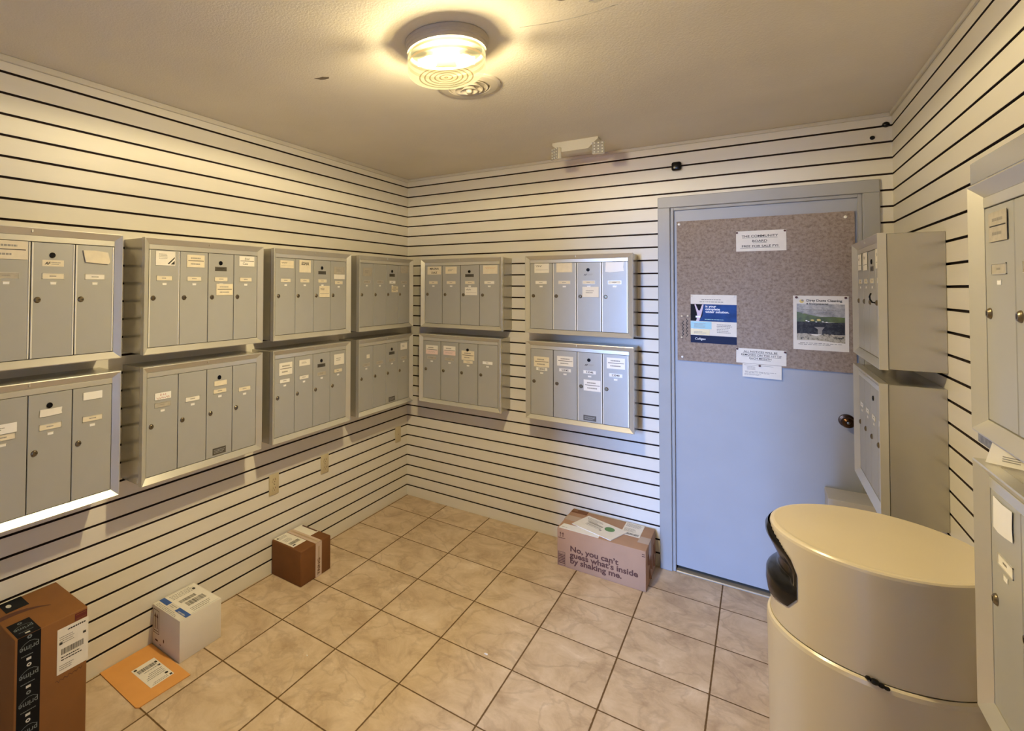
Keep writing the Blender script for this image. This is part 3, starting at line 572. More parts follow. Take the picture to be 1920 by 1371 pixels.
# letter lying between the two nearest right-hand units
P1, P2, P3 = Vector((2.549, -1.850, ZL+MH+0.002)), Vector((2.602, -1.866, ZL+MH+0.002)), Vector((2.560, -1.842, 1.300))
q4 = Vector((2.66, -1.95, 1.296))
b = MB(); vs = [P1, Vector((2.556, -2.02, ZL+MH+0.002)), Vector((2.566, -2.01, 1.305)), P3]
uu = Vector((0.020, -0.18, 0)); vv = Vector((0.010, 0.006, 0.042))
A = Vector((2.556, -1.850, ZL+MH+0.003)); pts = [A, A+Vector((0.06, -0.045, 0)), A+Vector((0.16, -0.10, 0.012)), A+Vector((0.155, -0.06, 0.030)), A+Vector((0.012, 0.004, 0.044))]
n_ = (pts[1]-pts[0]).cross(pts[4]-pts[0]).normalized()
nn = len(pts); b.add([p[:] for p in pts]+[(p-n_*0.0015)[:] for p in pts], [tuple(range(nn)), tuple(range(2*nn-1, nn-1, -1))]+[(i, (i+1) % nn, (i+1) % nn+nn, i+nn) for i in range(nn)], 0)
ex = (pts[1]-pts[0]).normalized(); ey = n_.cross(ex).normalized()
for r_ in range(3):
    o0 = pts[0]+ex*(0.022)+ey*(0.016-0.004*r_)+n_*0.0003
    if (pts[4]-pts[0]).dot(ey) < 0: o0 = pts[0]+ex*(0.022)-ey*(0.016-0.004*r_)+n_*0.0003
    b.add([o0[:], (o0+ex*0.024)[:], (o0+ex*0.024+ey*0.0018)[:], (o0+ey*0.0018)[:]], [(0, 1, 2, 3)], 1)
tag(b.build('letter', [paper, ink_g]), 'white letter lying on top of lower mailbox unit at right photo edge', 'letter')
# black key tab on the fourth lock of the upper right-wall unit near the door
lx, ly, lz = W-MD+0.0175-0.0085, -0.204-(BV+3*DWD+DWI*0.145), ZU+DZ0+DH*0.503
b = MB(); b.tube([(lx+0.003, ly, lz), (lx-0.005, ly+0.003, lz+0.002), (lx-0.010, ly+0.008, lz+0.012), (lx-0.011, ly+0.010, lz+0.024), (lx-0.008, ly+0.006, lz+0.036)], 0.0028, 0)
b.tube([(lx-0.010, ly+0.008, lz+0.020), (lx-0.011, ly+0.020, lz+0.021)], 0.002, 0)
tag(b.build('key_tab', black_m), 'thin curved black tab hanging on a lock of mailbox unit by notice board', 'key tab')

# ---------------------------------------------------------------- outlets
def outlet(y0, kind, label):
    t = thing('wall_outlet', (0.0005, y0, 0.4305), R(90), label, 'outlet', 'almond wall outlets on the left wall')
    MB().box(0, 0.070, -0.006, 0, 0, 0.115, 0, 0.003, 2).build('cover_plate', outlet_m, t)
    if kind:
        for z in (0.034, 0.081):
            b = MB(); b.lathe([(0.0165, 0), (0.0165, 0.0018), (0.0155, 0.0022), (0, 0.0022)], (0.035, -0.006, z), 'y', 20)
            for dx in (-0.0065, 0.0065): b.box(0.035+dx-0.0012, 0.035+dx+0.0012, -0.0086, -0.0081, z-0.001, z+0.009, 1)
            b.lathe([(0.0028, 0), (0.0028, 0.0003)], (0.035, -0.0083, z-0.008), 'y', 10, 1); b.build('socket', [outlet_m, ink_b], t)
    MB().lathe([(0.0028, 0), (0.0028, 0.001), (0, 0.0014)], (0.035, -0.006, 0.0575), 'y', 10).build('screw', lock_m, t)
outlet(-1.384, 1, 'almond wall outlet on left wall, nearest of the three, above brown parcel')
outlet(-0.969, 1, 'almond wall outlet on left wall, middle one of the three')
outlet(-0.163, 0, 'almond blank wall plate on left wall, close to the room corner')

# ---------------------------------------------------------------- things high on the back wall
b = MB(); b.box(-0.025, 0.025, -0.028, 0, -0.025, 0.025, 0, 0.012, 4)
tag(b.build('wall_sensor', black_m, None, (1.832, -0.0005, 2.283)), 'small black rounded sensor box on back wall above the door', 'sensor')
b = MB(); b.lathe([(0.0, 0.008), (0.008, 0.006), (0.010, 0)], (0, 0, 0), 'y', 12)
tag(b.build('wall_plug', black_m, None, (2.650, -0.0004, 2.313)), 'small round black plug on back wall near the right corner', 'plug')
b = MB(); b.lathe([(0.0, 0.014), (0.010, 0.010), (0.014, 0)], (0, 0, 0), 'y', 12); b.box(-0.018, 0.012, -0.006, 0, -0.009, -0.003)
tag(b.build('cable_clip', black_m, None, (2.698, -0.0004, 2.368)), 'small black cable clip in the top right wall corner', 'clip')

# emergency light near the ceiling
em = thing('emergency_light', (1.375, -0.345, H-0.0003), 0, 'white emergency light with two lamp heads near ceiling above back wall', 'emergency light')
b = MB(); yf, yb = -0.038, 0.038
tz = [(-0.128, 0), (0.122, 0), (0.122, -0.010), (0.070, -0.058), (-0.074, -0.058), (-0.128, -0.016)]
n = len(tz); b.add([(x, yf, z) for x, z in tz]+[(x, yb, z) for x, z in tz], [tuple(range(n))[::-1], tuple(range(n, 2*n))]+[(i, (i+1) % n, (i+1) % n+n, i+n) for i in range(n)])
b.build('housing', em_m, em)
exit_m = emis('exit_red', (1.0, 0.10, 0.07), 1.6)
b = MB(); b.box(-0.060, 0.056, 0.0385, 0.041, -0.052, -0.012, 0); b.build('exit_face', exit_m, em)
for sx, rz in ((-0.108, R(-38)), (0.122, R(12))):
    hd = MB(); hd.box(-0.033, 0.033, -0.010, 0.014, -0.036, 0.030, 0, 0.006, 2)
    ho = hd.build('lamp_head', em_m, em, (sx, -0.028, -0.060), (0, 0, rz))
    b = MB(); b.box(-0.031, 0.031, -0.013, -0.0102, -0.034, 0.028, 0, 0.001)
    for i in range(3):
        for j in range(4): b.lathe([(0.0045, 0), (0.0036, 0.0025), (0, 0.0035)], (-0.020+i*0.020, -0.013, -0.026+j*0.0165), 'y', 8, 1)
    b.build('lamp_lens', [lens_m, pin_w], ho)

# ---------------------------------------------------------------- ceiling lamp and vent
lamp = thing('ceiling_lamp', (LAMP[0], LAMP[1], H), 0, 'round flush ceiling lamp with ribbed glass drum, lit warm yellow', 'lamp')
RL = 0.130
b = MB(); b.lathe([(0.02, -0.0005), (0.139, -0.0005), (0.141, -0.004), (0.139, -0.012), (0.1375, -0.014), (0.1375, -0.024), (0.1345, -0.027), (0.134, -0.040), (0.126, -0.041), (0.120, -0.036), (0.02, -0.034)], n=64, mis=[0]*9+[1, 1])
b.build('lamp_pan', [pan_m, mat('lamp_pan_inside', (0.10, 0.08, 0.05), rough=0.6)], lamp)  # inside coloured dark so the bulbs' glare hides less of the glass bands
def glass(name, c, base, edge, e_s):
    """clear glass seen as mostly transparent, glowing warm towards its edges where more glass is looked through"""
    m = bpy.data.materials.new(name); m.use_nodes = True; t = m.node_tree; t.nodes.clear(); N = t.nodes.new; L = t.links.new
    o = N('ShaderNodeOutputMaterial'); tp = N('ShaderNodeBsdfTransparent'); e = N('ShaderNodeEmission'); lw = N('ShaderNodeLayerWeight'); lw.inputs[0].default_value = 0.30
    tp.inputs[0].default_value = (*c, 1); e.inputs[0].default_value = (1.0, 0.86, 0.40, 1) if e_s[1] == 'y' else (0.95, 0.62, 0.24, 1)
    ns = N('ShaderNodeTexNoise'); ns.inputs['Scale'].default_value = 90; mr = N('ShaderNodeMapRange'); mr.inputs['To Min'].default_value = e_s[0]*0.85; mr.inputs['To Max'].default_value = e_s[0]*1.15
    L(ns.outputs[0], mr.inputs[0]); L(mr.outputs[0], e.inputs[1])
    m0 = N('ShaderNodeMapRange'); m0.inputs['To Min'].default_value = base; m0.inputs['To Max'].default_value = edge; L(lw.outputs['Facing'], m0.inputs[0])
    m1 = N('ShaderNodeMixShader'); L(m0.outputs[0], m1.inputs[0]); L(tp.outputs[0], m1.inputs[1]); L(e.outputs[0], m1.inputs[2])
    L(m1.outputs[0], o.inputs['Surface']); return m
gclear = glass('lamp_clear_glass', (1.0, 0.98, 0.90), 0.10, 0.95, (1.1, 'y')); gband = glass('lamp_frosted_band', (0.98, 0.85, 0.60), 0.80, 0.98, (0.80, 'g')); gring = glass('lamp_ring_groove', (0.85, 0.80, 0.62), 0.35, 0.95, (0.45, 'g'))
prof = [(RL-0.006, -0.034), (RL-0.001, -0.037), (RL, -0.044), (RL, -0.052), (RL+0.001, -0.053), (RL+0.001, -0.066), (RL-0.001, -0.068), (RL-0.001, -0.076), (RL+0.001, -0.078), (RL+0.001, -0.098), (RL-0.003, -0.108), (RL-0.012, -0.117), (RL-0.026, -0.121)]
mis = [0, 0, 1, 1, 0, 0, 1, 1, 0, 0, 0, 0]
r_ = RL-0.026
while r_ > 0.012:
    prof += [(r_-0.012, -0.121), (r_-0.0145, -0.1188), (r_-0.017, -0.121)]; mis += [0, 2, 2]; r_ -= 0.017
prof += [(0.0, -0.122)]; mis += [0]
b = MB(); b.lathe(prof, n=72, mis=mis); b.build('glass_drum', [gclear, gband, gring], lamp)
bulb_m = emis('bulb_glow', (1.0, 0.86, 0.55), 4.0)
for s_ in (-1, 1):
    d = Vector((0.87, 0.49, 0))*s_; e_ = d*0.062; b = MB()
    prof_b = [(0, 0.030), (0.012, 0.027), (0.0205, 0.016), (0.0225, 0.004), (0.019, -0.010), (0.013, -0.024), (0.0125, -0.034), (0, -0.035)]
    b.lathe(prof_b, ax='x', n=20); bo = b.build('light_bulb', bulb_m, lamp, (e_.x, e_.y, -0.066), (0, 0, math.atan2(d.y, d.x)+PI))
    bo.visible_shadow = True
# lights sit just under the bulbs so they are not inside a closed shell
for o in col.objects:
    if o.name.startswith('lamp_light'): o.location.z = H-0.098
vent = thing('ceiling_vent', (1.245, -1.432, H), 0, 'round ceiling vent with concentric rings behind the lamp', 'vent')
b = MB(); b.lathe([(0.128, -0.0005), (0.127, -0.006), (0.116, -0.010), (0.086, -0.013), (0.083, -0.010), (0.083, -0.002)], n=56); b.build('outer_flange', vent_m, vent)
for k, (r0, z) in enumerate(((0.076, -0.012), (0.056, -0.018), (0.035, -0.024))):
    b = MB(); b.lathe([(r0-0.014, z+0.012), (r0, z-0.002), (r0+0.001, z-0.001), (r0-0.012, z+0.014)], n=48); b.build('ring', vent_m, vent)
b = MB(); b.lathe([(0.0, -0.034), (0.010, -0.032), (0.013, -0.026), (0.010, -0.003)], n=20); b.build('hub', vent_m, vent)
b = MB(); b.lathe([(0.081, -0.0015), (0.0, -0.0016)], n=40); b.build('duct_opening', dark_gap, vent)

# ---------------------------------------------------------------- parcels along the left wall
def carton(name, x0, x1, y0, y1, h, m, label, cat='box', bev=0.003, z0=0.0):
    c = ((x0+x1)/2, (y0+y1)/2); t = thing(name, (c[0], c[1], z0), 0, label, cat)
    w, d = (x1-x0)/2, (y1-y0)/2
    MB().box(-w, w, -d, d, 0, h, 0, bev, 2).build('carton', m, t); return t, w, d
def on_top(ob, x, y, z, rz=0): ob.location = (x, y, z); ob.rotation_euler = (R(-90), 0, 0); ob.rotation_mode = 'XYZ'; ob.rotation_euler = (Matrix.Rotation(rz, 4, 'Z') @ Matrix.Rotation(R(-90), 4, 'X')).to_euler()
# brown parcel with a strip of tape
t, w, d = carton('brown_parcel', 0.004, 0.231, -1.362, -1.127, 0.187, card_d, 'small dark brown parcel with pale tape strip, on floor by left wall', bev=0.006)
o = sheet(0.098, 0.155, None, [('s', 0.008, 0.118, 0.07, 0.028, 3, 1, 3), ('e', 0.014, 0.138, 0.006, 0.006, 2), ('s', 0.015, 0.07, 0.06, 0.036, 4, 1, 4), ('b', 0.012, 0.028, 0.07, 0.026, 2, 5), ('r', 0.012, 0.012, 0.02, 0.009, 2)], 0.0006).build('shipping_label', [paper, ink_g, ink], t); on_top(o, w-0.060-0.002, -0.139+0.020+0.020-0.010, 0.1873, R(90))
o.location = (0.047, -0.0035-0.105+0.0, 0.1873)
b = MB(); b.box(-w+0.003, w+0.0012, 0.018-0.0, 0.066, 0.1868, 0.1878, 0); b.box(w-0.0002, w+0.0012, 0.018-0.0, 0.066, 0.002, 0.1878, 0)
b.box(w+0.0013, w+0.0015, 0.036, 0.049, 0.015, 0.165, 1)
rg = random.Random(3)
vs, fs = text_geo('TRING', 0.030, 0.0006, 'LEFT'); b.add([(w+0.0017, 0.052-z*0.9, 0.012+x) for x, z in vs], fs, 2)
b.add([(-w+0.01, 0.036, 0.1880), (w-0.01, 0.036, 0.1880), (w-0.01, 0.049, 0.1880), (-w+0.01, 0.049, 0.1880)], [(0, 1, 2, 3)], 1)
b.build('packing_tape', [tape_c, tape_t, ink_b], t, (0, -0.024, 0))
o = sheet(0.070, 0.135, None, [('r', 0.058, 0.010, 0.011, 0.118, 1)], 0.0006).build('delivery_label', [paper, ink_b], t); on_top(o, -0.105, 0.108, 0.1873, R(-90))
o.rotation_euler = (Matrix.Rotation(R(0), 4, 'Z') @ Matrix.Rotation(R(-90), 4, 'X')).to_euler(); 
o.data.transform(Matrix(((0, 0, 1, 0), (0, 1, 0, 0), (1, 0, 0, 0), (0, 0, 0, 1)))); o.location = (-0.108, 0.040, 0.1873)
# white parcel
t, w, d = carton('white_parcel', 0.004, 0.214, -2.055, -1.847, 0.173, card_w, 'white cube parcel with blue printed label, on floor by left wall', bev=0.0025)
b = MB(); b.box(-w, w, -d, d-0.001, 0.1732, 0.1745, 0, 0.0005); b.build('top_flap', card_w, t)
o = sheet(0.145, 0.200, None, [('s', 0.010, 0.150, 0.12, 0.040, 4, 1, 3), ('b', 0.030, 0.060, 0.09, 0.035, 2, 5), ('b', 0.020, 0.105, 0.08, 0.022, 2, 6), ('r', 0.115, 0.155, 0.012, 0.014, 2), ('s', 0.02, 0.01, 0.1, 0.035, 3, 1, 8), ('r', 0.003, 0.003, 0.139, 0.0012, 1), ('r', 0.003, 0.196, 0.139, 0.0012, 1)], 0.0006).build('shipping_label', [paper, ink_g, ink], t)
o.rotation_euler = (Matrix.Rotation(R(90), 4, 'Z') @ Matrix.Rotation(R(-90), 4, 'X')).to_euler(); o.location = (0.100, -0.048, 0.1748)
o = sheet(0.206, 0.026, None, [('r', 0, 0, 0.062, 0.026, 1), ('r', 0.122, 0, 0.084, 0.026, 1), ('s', 0.07, 0.004, 0.045, 0.018, 2, 2, 1), ('t', 'usps.com', 0.164, 0.009, 0.013, 0, {'bold': 0.02, 'rot': PI})], 0.0004).build('printed_band', [card_w, blue_p, ink_g], t); on_top(o, -0.103, -0.075, 0.1748)
o = sheet(0.19, 0.022, None, [('s', 0.01, 0.0, 0.17, 0.02, 3, 1, 4)], 0.0003).build('small_print', [card_w, ink_g], t); on_top(o, -0.1, -0.101, 0.1748)
a_ = []
for ax_ in (0.014, 0.030): a_ += [('r', ax_-0.0028, 0.020, 0.0056, 0.055, 0), ('p', [(ax_-0.0075, 0.070), (ax_+0.0075, 0.070), (ax_, 0.090)], 0)]
for q_ in (('r', 0, 0, 0.045, 0.0025, 0), ('r', 0, 0.10, 0.045, 0.0025, 0), ('r', 0, 0, 0.0025, 0.10, 0), ('r', 0.0425, 0, 0.0025, 0.1025, 0), ('r', 0.006, 0.010, 0.033, 0.003, 0)): a_.append(q_)
sheet(0, 0, None, a_, 0.0002).build('up_arrows_mark', [ink_b], t, (-0.096, -d-0.0002, 0.058))
b = MB(); b2 = sheet(0, 0, None, [('e', 0.075, 0.045, 0.004, 0.008, 0), ('e', 0.02, 0.03, 0.012, 0.004, 0), ('e', 0.05, 0.02, 0.006, 0.002, 0)], 0.0002); b2.build('scuff_mark', [ink_b], t, (-0.09, -d-0.0002, 0.0))
# manila envelope
env = thing('manila_envelope', (0.156, -2.172, 0.0), 0, 'flat orange manila envelope on the floor before the white parcel', 'envelope')
b = MB(); ol = [(-0.152, -0.108), (0.136, -0.113), (0.145, -0.105), (0.153, 0.106), (-0.150, 0.112)]
n = len(ol); b.add([(x, y, 0.0045) for x, y in ol]+[(x, y, 0.0012) for x, y in ol], [tuple(range(n)), tuple(range(2*n-1, n-1, -1))]+[((i+1) % n, i, i+n, (i+1) % n+n) for i in range(n)])
b.build('envelope', env_m, env)
o = sheet(0.100, 0.150, None, [('r', 0.004, 0.136, 0.010, 0.010, 2), ('s', 0.018, 0.130, 0.075, 0.016, 2, 1, 6), ('e', 0.016, 0.120, 0.007, 0.006, 2), ('s', 0.010, 0.070, 0.080, 0.040, 4, 1, 8), ('b', 0.014, 0.022, 0.075, 0.022, 2, 9), ('r', 0.005, 0.022, 0.008, 0.012, 2), ('r', 0.005, 0.050, 0.010, 0.010, 2), ('r', 0.082, 0.006, 0.012, 0.010, 2), ('s', 0.01, 0.050, 0.07, 0.01, 1, 1, 5)], 0.0004).build('shipping_label', [paper, ink_g, ink], env)
o.rotation_euler = (Matrix.Rotation(R(-90), 4, 'Z') @ Matrix.Rotation(R(-90), 4, 'X')).to_euler(); o.location = (-0.056, 0.071, 0.0049)
# tall cardboard box at the left photo edge
t, w, d = carton('tall_cardboard_box', 0.004, 0.262, -2.672, -2.450, 0.451, card_b, 'tall brown cardboard box with black printed tape at lower left photo edge', bev=0.003)
def prime_strip(n, w_, pitch):
    dc = []
    for i in range(n):
        z = pitch*(i+0.5)
        dc += [('t', 'prime', w_/2, z+0.010, 0.024, 1, {'rot': PI, 'bold': 0.01}), ('l', [(w_*0.15, z+0.012), (w_*0.32, z+0.020), (w_*0.5, z+0.024), (w_*0.7, z+0.022), (w_*0.85, z+0.016)], 0.0014, 1),
               ('s', w_*0.15, z-0.022, w_*0.7, 0.006, 1, 1, i), ('e', w_*0.5, z+0.038, 0.007, 0.006, 2 if i % 2 == n % 2 else 1), ('e', w_*0.5, z+0.038, 0.003, 0.0025, 0), ('r', w_*0.38, z-0.036, 0.014, 0.008, 2)]
    return dc
TW = 0.067
sheet(TW, 0.449, None, prime_strip(5, TW, 0.0898), 0.0005).build('packing_tape', [tape_k, tape_ink, tape_w], t, (w+0.0002, -d+0.008, 0.001), (0, 0, R(90)))
o = sheet(TW, 0.098, None, prime_strip(1, TW, 0.0898), 0.0005).build('packing_tape', [tape_k, tape_ink, tape_w], t)
o.rotation_euler = (Matrix.Rotation(R(90), 4, 'Z') @ Matrix.Rotation(R(-90), 4, 'X')).to_euler(); o.location = (w, -d+0.008, 0.4513)
o = sheet(0.075, 0.070, None, [('e', 0.035, 0.02, 0.012, 0.008, 1)], 0.0005).build('packing_tape', [tape_k, tape_w], t); on_top(o, -0.128, 0.000-0.053+0.035-0.035, 0.4513)
o.location = (-0.128, -d+0.035, 0.4513)
b = MB(); pts = []
sm = [(-0.11, -0.104), (-0.06, -0.100), (-0.032, -0.092), (-0.027, -0.070), (-0.024, -0.030), (-0.012, 0.000), (0.016, 0.040)]
sm = [(-0.028, -0.108), (-0.031, -0.080), (-0.029, -0.052), (-0.022, -0.022), (-0.008, 0.008), (0.014, 0.038)]
wd = [0.026, 0.025, 0.022, 0.018, 0.012, 0.004]
vs = []
for (x, y), q in zip(sm, wd): vs += [(x-q/2, y, 0.4514), (x+q/2, y, 0.4514)]
b.add(vs, [(2*i, 2*i+1, 2*i+3, 2*i+2) for i in range(len(sm)-1)]); b.build('printed_swoosh', ink_b, t)
o = sheet(0.100, 0.152, None, [('s', 0.030, 0.134, 0.062, 0.012, 1, 2, 2), ('s', 0.006, 0.098, 0.05, 0.028, 4, 1, 3), ('r', 0.006, 0.098, 0.010, 0.008, 2), ('r', 0.082, 0.100, 0.010, 0.008, 2), ('b', 0.012, 0.062, 0.072, 0.020, 2, 4),
                               ('s', 0.012, 0.040, 0.08, 0.018, 2, 2, 7), ('s', 0.006, 0.010, 0.05, 0.020, 3, 1, 6)], 0.0006).build('shipping_label', [paper, ink_g, ink], t, (w+0.0003, -d+0.125, 0.265), (0, 0, R(90)))
sheet(0.040, 0.024, None, [('r', 0.003, 0.004, 0.034, 0.0015, 1), ('r', 0.003, 0.018, 0.034, 0.0015, 1)], 0.0004).build('red_mark', [mat('dark_red_print', (0.12, 0.012, 0.008), rough=0.6), card_b], t, (w+0.0002, d-0.042, 0.420), (0, 0, R(90)))
sheet(0, 0, None, [('l', scrawl(0, 0, 0.085, 0.012, 18, 9), 0.0014, 0)], 0.0002).build('pen_marks', [ink_b], t, (w+0.0003, d-0.10, 0.238), (0, R(-6), R(90)))

# ---------------------------------------------------------------- wide carton by the door
t, w, d = carton('wide_carton', 1.251, 1.712, -0.325, -0.014, 0.212, card_l, 'wide cardboard box with printed joke lettering, on floor beside the door', bev=0.003)
cx0, cy0 = 1.4815, -0.1695
T = [('t', 'No, you can\u2019t', 0, 0.100, 0.042, 0, {'align': 'LEFT', 'bold': 0.030}), ('t', 'guess what\u2019s inside', 0, 0.0665, 0.042, 0, {'align': 'LEFT', 'bold': 0.030}), ('t', 'by shaking me.', 0, 0.033, 0.042, 0, {'align': 'LEFT', 'bold': 0.030})]
ls = [sheet(0, 0, None, [q_], 0.0002).build('printed_lettering', [ink_b], t, (1.323-cx0, -d-0.0002, 0.0)) for q_ in T]
k_ = 0.352/max(v.co.x for v in ls[1].data.vertices)
for o in ls:
    for v in o.data.vertices: v.co.x *= k_
A_ = []
for ax_ in (0.009, 0.023): A_ += [('r', ax_-0.0015, 0.008, 0.003, 0.020, 0), ('p', [(ax_-0.0055, 0.025), (ax_+0.0055, 0.025), (ax_, 0.036)], 0)]
A_ += [('r', -0.004, 0, 0.040, 0.003, 0)]
sheet(0, 0, None, A_, 0.0002).build('up_arrows_mark', [ink_b], t, (1.261-cx0, -d-0.0002, 0.158))
A_ = [('r', 0, 0, 0.038, 0.002, 0), ('r', 0, 0.073, 0.038, 0.002, 0), ('r', 0, 0, 0.002, 0.075, 0), ('r', 0.036, 0, 0.002, 0.075, 0)]+[('r', 0, 0.010+0.009*i, 0.038, 0.005 if i < 6 else 0.0015, 0) for i in range(7)]
sheet(0, 0, None, A_, 0.0002).build('printed_table', [ink_b], t, (1.258-cx0, -d-0.0002, 0.007))
sheet(0, 0, None, [('r', 0, 0, 0.016, 0.004, 0), ('r', 0, 0.010, 0.014, 0.004, 0)], 0.0002).build('dash_mark', [ink_b], t, (w-0.018, -d-0.0002, 0.185-0.004))
b = MB(); b.box(w-0.055, w+0.001, -0.070, 0.010, 0.2118, 0.2128, 0); b.box(w-0.0002, w+0.001, -0.070, 0.010, 0.12, 0.2128, 0); b.build('packing_tape', [tape_t], t); b = MB()
b.box(-w-0.001, -w+0.13, -0.020, 0.050, 0.2118, 0.2128, 0); b.build('packing_tape', [tape_t], t)
o = sheet(0.098, 0.175, None, [('s', 0.006, 0.115, 0.085, 0.05, 5, 1, 3), ('s', 0.006, 0.05, 0.07, 0.05, 5, 1, 4), ('b', 0.02, 0.012, 0.07, 0.024, 2, 3)], 0.0006).build('shipping_label', [paper, ink_g, ink], t); on_top(o, 1.560-cx0, -0.188-cy0, 0.2124)
o = sheet(0.090, 0.055, None, [('s', 0.004, 0.02, 0.03, 0.03, 3, 1, 3)], 0.0003).build('brown_label', [card_d, card_l], t); on_top(o, 1.256-cx0, -0.066-cy0, 0.2124)
b = MB()
for i, (y_, z_, l_, r__) in enumerate(((-0.10, 0.16, 0.05, 0.4), (-0.03, 0.13, 0.07, -0.2), (0.05, 0.10, 0.06, 0.9), (0.08, 0.15, 0.05, -0.6), (-0.06, 0.07, 0.05, 0.1))):
    b.add([(w+0.0004, y_, z_), (w+0.0004, y_+0.03, z_+0.01), (w+0.010, y_+0.024+0.01*r__, z_-l_), (w+0.003, y_-0.006, z_-l_*0.8)], [(0, 1, 2, 3), (3, 2, 1, 0)], 0)
b.build('torn_edge', [card_b], t)
# papers on the carton: two separate pieces of mail
Z0 = 0.2131
def flat_poly(name, pts, z, th, m, extra, label, cat):
    b = MB(); n = len(pts); b.add([(x, y, z+th) for x, y in pts]+[(x, y, z) for x, y in pts], [tuple(range(n)), tuple(range(2*n-1, n-1, -1))]+[((i+1) % n, i, i+n, (i+1) % n+n) for i in range(n)])
    for e in extra(z+th): b.add(e[0], [tuple(range(len(e[0])))], e[1])
    return tag(b.build(name, m), label, cat)
def band(p, d1, d2, l, h, z): return [(p[0], p[1], z), (p[0]+d1[0]*l, p[1]+d1[1]*l, z), (p[0]+d1[0]*l+d2[0]*h, p[1]+d1[1]*l+d2[1]*h, z), (p[0]+d2[0]*h, p[1]+d2[1]*h, z)]
flat_poly('mail_sheet', [(1.258, -0.320), (1.475, -0.321), (1.472, -0.245), (1.268, -0.252)], Z0-0.0006, 0.0012, [white_p, ink_g], lambda z: [([(1.27, -0.30, z+.0002), (1.30, -0.30, z+.0002), (1.30, -0.296, z+.0002), (1.27, -0.296, z+.0002)], 1)],
          'white paper sheet under the mailer with green dot, on the wide carton', 'paper')
green = mat('green_print', (0.10, 0.26, 0.06), rough=0.5)
d1 = Vector((0.235, -0.083)).normalized(); d2 = Vector((0.052, 0.161)).normalized()
def mailer_marks(z):
    e = [([(1.505+0.027*math.cos(a*PI/12), -0.188+0.030*math.sin(a*PI/12), z+.0003) for a in range(24)], 2)]
    rg = random.Random(2)
    for i in range(5): e.append((band((1.362+0.004*i, -0.130-0.014*i+0.03), d1, d2, 0.10*(0.6+0.4*rg.random()), 0.004, z+.0003), 1))
    for i in range(5): e.append((band((1.372+0.003*i, -0.215+0.011*i+0.02), d1, d2, 0.09, 0.006 if i % 2 else 0.003, z+.0003), 1))
    e.append((band((1.455, -0.232), d1, d2, 0.012, 0.014, z+.0003), 1)); return e
flat_poly('paper_mailer', [(1.309, -0.236), (1.538, -0.318), (1.592, -0.156), (1.361, -0.073)], Z0+0.0008, 0.004, [paper, ink_g, green], mailer_marks, 'pale mailer with a green dot lying on the wide carton', 'mailer')

# ---------------------------------------------------------------- pale carton in the right corner
t, w, d = carton('pale_carton', 2.456, 2.702, -0.203, -0.030, 0.592, mat('pale_grey_carton', (0.48, 0.46, 0.44), rough=0.6), 'pale grey carton in the corner by the door, mostly hidden behind the bin', bev=0.003)
b = MB(); b.box(-w-0.002, w+0.002, -d-0.002, d+0.002, 0.596, 0.628, 0, 0.002); b.box(-w+0.004, w-0.004, -d+0.003, d-0.003, 0.592, 0.596, 1); b.build('lid', [MATS['pale_grey_carton'], dark_gap], t)  # dark strip paints the shadow gap under the lid

# ---------------------------------------------------------------- litter bin
BX, BY, RB, ZJ, ZT = 2.440, -1.512, 0.222, 0.705, 0.952
binn = thing('litter_bin', (BX, BY, 0), 0, 'round cream litter bin with black side opening, by the right wall', 'bin')
b = MB(); b.lathe([(RB-0.010, 0.0), (RB-0.003, 0.02), (RB+0.002, 0.62), (RB+0.003, ZJ-0.014), (RB+0.001, ZJ-0.005), (RB-0.004, ZJ-0.001), (RB-0.010, ZJ-0.003)], n=96); b.build('bin_body', lid_m, binn)
TH = R(158)
def hw(v):
    P = [(0.0, 8), (0.04, 34), (0.12, 54), (0.3, 62), (0.62, 62), (0.78, 57), (0.9, 46), (1.0, 30)]
    for (a, x), (c, y) in zip(P, P[1:]):
        if a <= v <= c: return R(x+(y-x)*(v-a)/(c-a))
    return 0
def off(v):
    P = [(0.0, 0.0), (0.06, 0.004), (0.2, 0.008), (0.34, 0.007), (0.40, -0.004), (0.44, -0.020), (0.6, -0.018), (0.75, -0.004), (0.88, 0.008), (0.95, 0.008), (1.0, 0.002)]
    for (a, x), (c, y) in zip(P, P[1:]):
        if a <= v <= c: return x+(y-x)*(v-a)/(c-a)
    return 0
RLID = RB-0.006
zw0, zw1 = ZJ+0.040, ZT-0.012
NA, rows = 180, []
zl = [ZJ+0.0005, ZJ+0.02]+[zw0+(zw1-zw0)*i/44 for i in range(45)]
b = MB(); k = MB()
vs = [(RLID*math.cos(2*PI*a/NA), RLID*math.sin(2*PI*a/NA), z) for z in zl for a in range(NA)]
def inside(a, z):
    if z < zw0 or z > zw1: return False
    v = (z-zw0)/(zw1-zw0); dth = abs((2*PI*a/NA-TH+PI) % (2*PI)-PI); return dth < hw(v)-0.02
fs = []
for j in range(len(zl)-1):
    zc = (zl[j]+zl[j+1])/2
    for a in range(NA):
        if not inside(a+0.5, zc): fs.append((j*NA+a, j*NA+(a+1) % NA, (j+1)*NA+(a+1) % NA, (j+1)*NA+a))
b.add(vs, fs, 0, True)
top = [(RLID, ZT-0.012), (RLID-0.0012, ZT-0.006), (RLID-0.0045, ZT-0.0025), (RLID-0.010, ZT-0.001), (RLID-0.018, ZT-0.0015), (RLID-0.05, ZT-0.0005), (0.0, ZT+0.002)]
b.lathe(top[:-1]+[(0.0001, ZT+0.002)], n=NA)
b.build('bin_lid', lid_m, binn)
nv, nu = 40, 48; vs = []
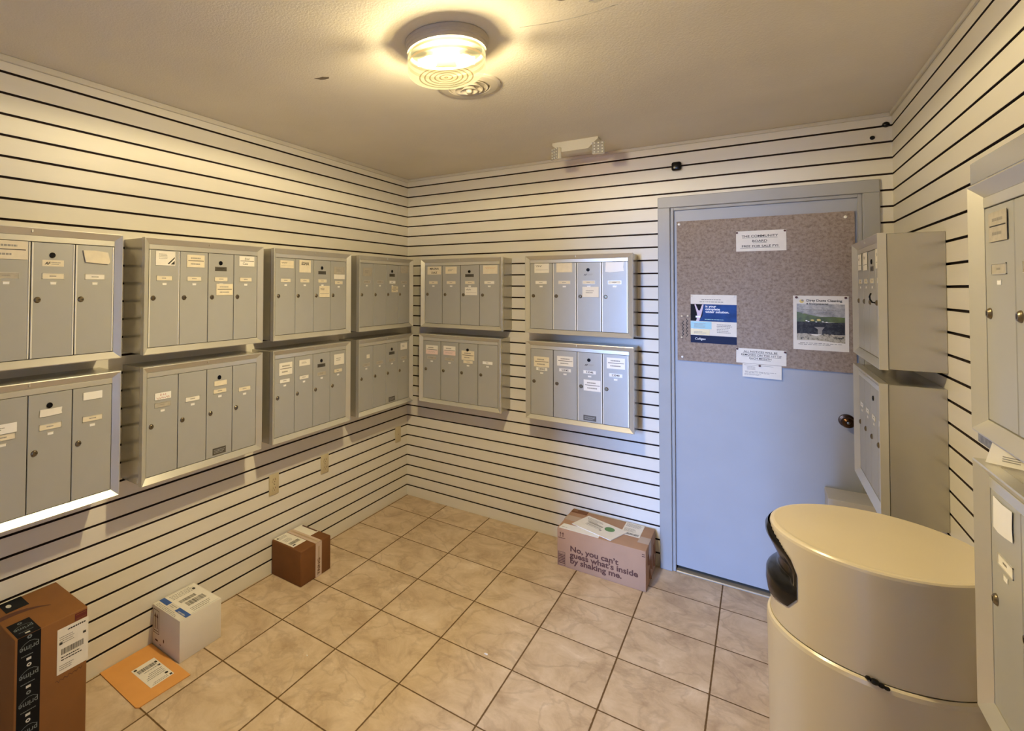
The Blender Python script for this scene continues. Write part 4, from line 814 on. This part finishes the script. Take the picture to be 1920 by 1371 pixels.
for i in range(nv+1):
    v = i/nv; z = zw0+(zw1-zw0)*v; h_ = hw(v)
    for j in range(nu+1):
        s_ = j/nu*2-1; edge = max(0.0, min(1.0, (1-abs(s_))/0.22)); edge = edge*edge*(3-2*edge)
        r0 = RLID+0.0025+off(v)*edge*(1.0 if off(v) > 0 else 1.0)
        if off(v) > 0: r0 += 0.0
        a = TH+s_*(h_+0.02); vs.append((r0*math.cos(a), r0*math.sin(a), z))
fs = [(i*(nu+1)+j, i*(nu+1)+j+1, (i+1)*(nu+1)+j+1, (i+1)*(nu+1)+j) for i in range(nv) for j in range(nu)]
b = MB(); b.add(vs, fs, 0, True); b.build('black_opening', black_m, binn)
aj = math.atan2(-1.76+1.512, 2.405-2.44); rj = RLID+0.006; b = MB()
for q, (da, dz, s_) in enumerate(((0, 0, 0.010), (0.05, -0.003, 0.008), (-0.05, 0.003, 0.007), (0.09, -0.006, 0.006))):
    b.lathe([(0, 0.005), (s_*0.8, 0.004), (s_, 0)], (0, 0, 0), 'y', 8); 
    m_ = Matrix.Translation((rj*math.cos(aj+da), rj*math.sin(aj+da), ZJ+dz)) @ Matrix.Rotation(aj+da+PI/2, 4, 'Z')
    nn_ = len(b.v)-0; 
    cnt = 3*8
    b.v[-(cnt+8):] = [tuple(m_ @ Vector(v)) for v in b.v[-(cnt+8):]] if False else b.v[-(cnt+8):]
b = MB()
for da, dz, s_ in ((0, 0, 0.009), (0.05, -0.003, 0.007), (-0.05, 0.003, 0.006), (0.09, -0.005, 0.006)):
    p = (rj*math.cos(aj+da), rj*math.sin(aj+da), ZJ+dz); b.lathe([(0, -s_*0.7), (s_*0.8, -s_*0.4), (s_, 0), (s_*0.7, s_*0.5), (0, s_*0.7)], p, 'z', 8)
b.build('latch', black_m, binn)

# tiny litter on the floor
for (x, y, s_, l) in ((1.233, -1.237, 0.010, 'small white paper scrap lying on the middle floor tiles'), (0.613, -1.703, 0.004, 'tiny white speck of litter on floor tiles near left wall')):
    b = MB(); pts = blob(x, y, s_, s_*0.6, 7, int(x*100)); n = len(pts)
    b.add([(px, py, 0.0025+0.001*(i % 2)) for i, (px, py) in enumerate(pts)]+[(px, py, 0.0003) for px, py in pts], [tuple(range(n)), tuple(range(2*n-1, n-1, -1))]+[((i+1) % n, i, i+n, (i+1) % n+n) for i in range(n)])
    tag(b.build('paper_scrap', white_p), l, 'scrap')
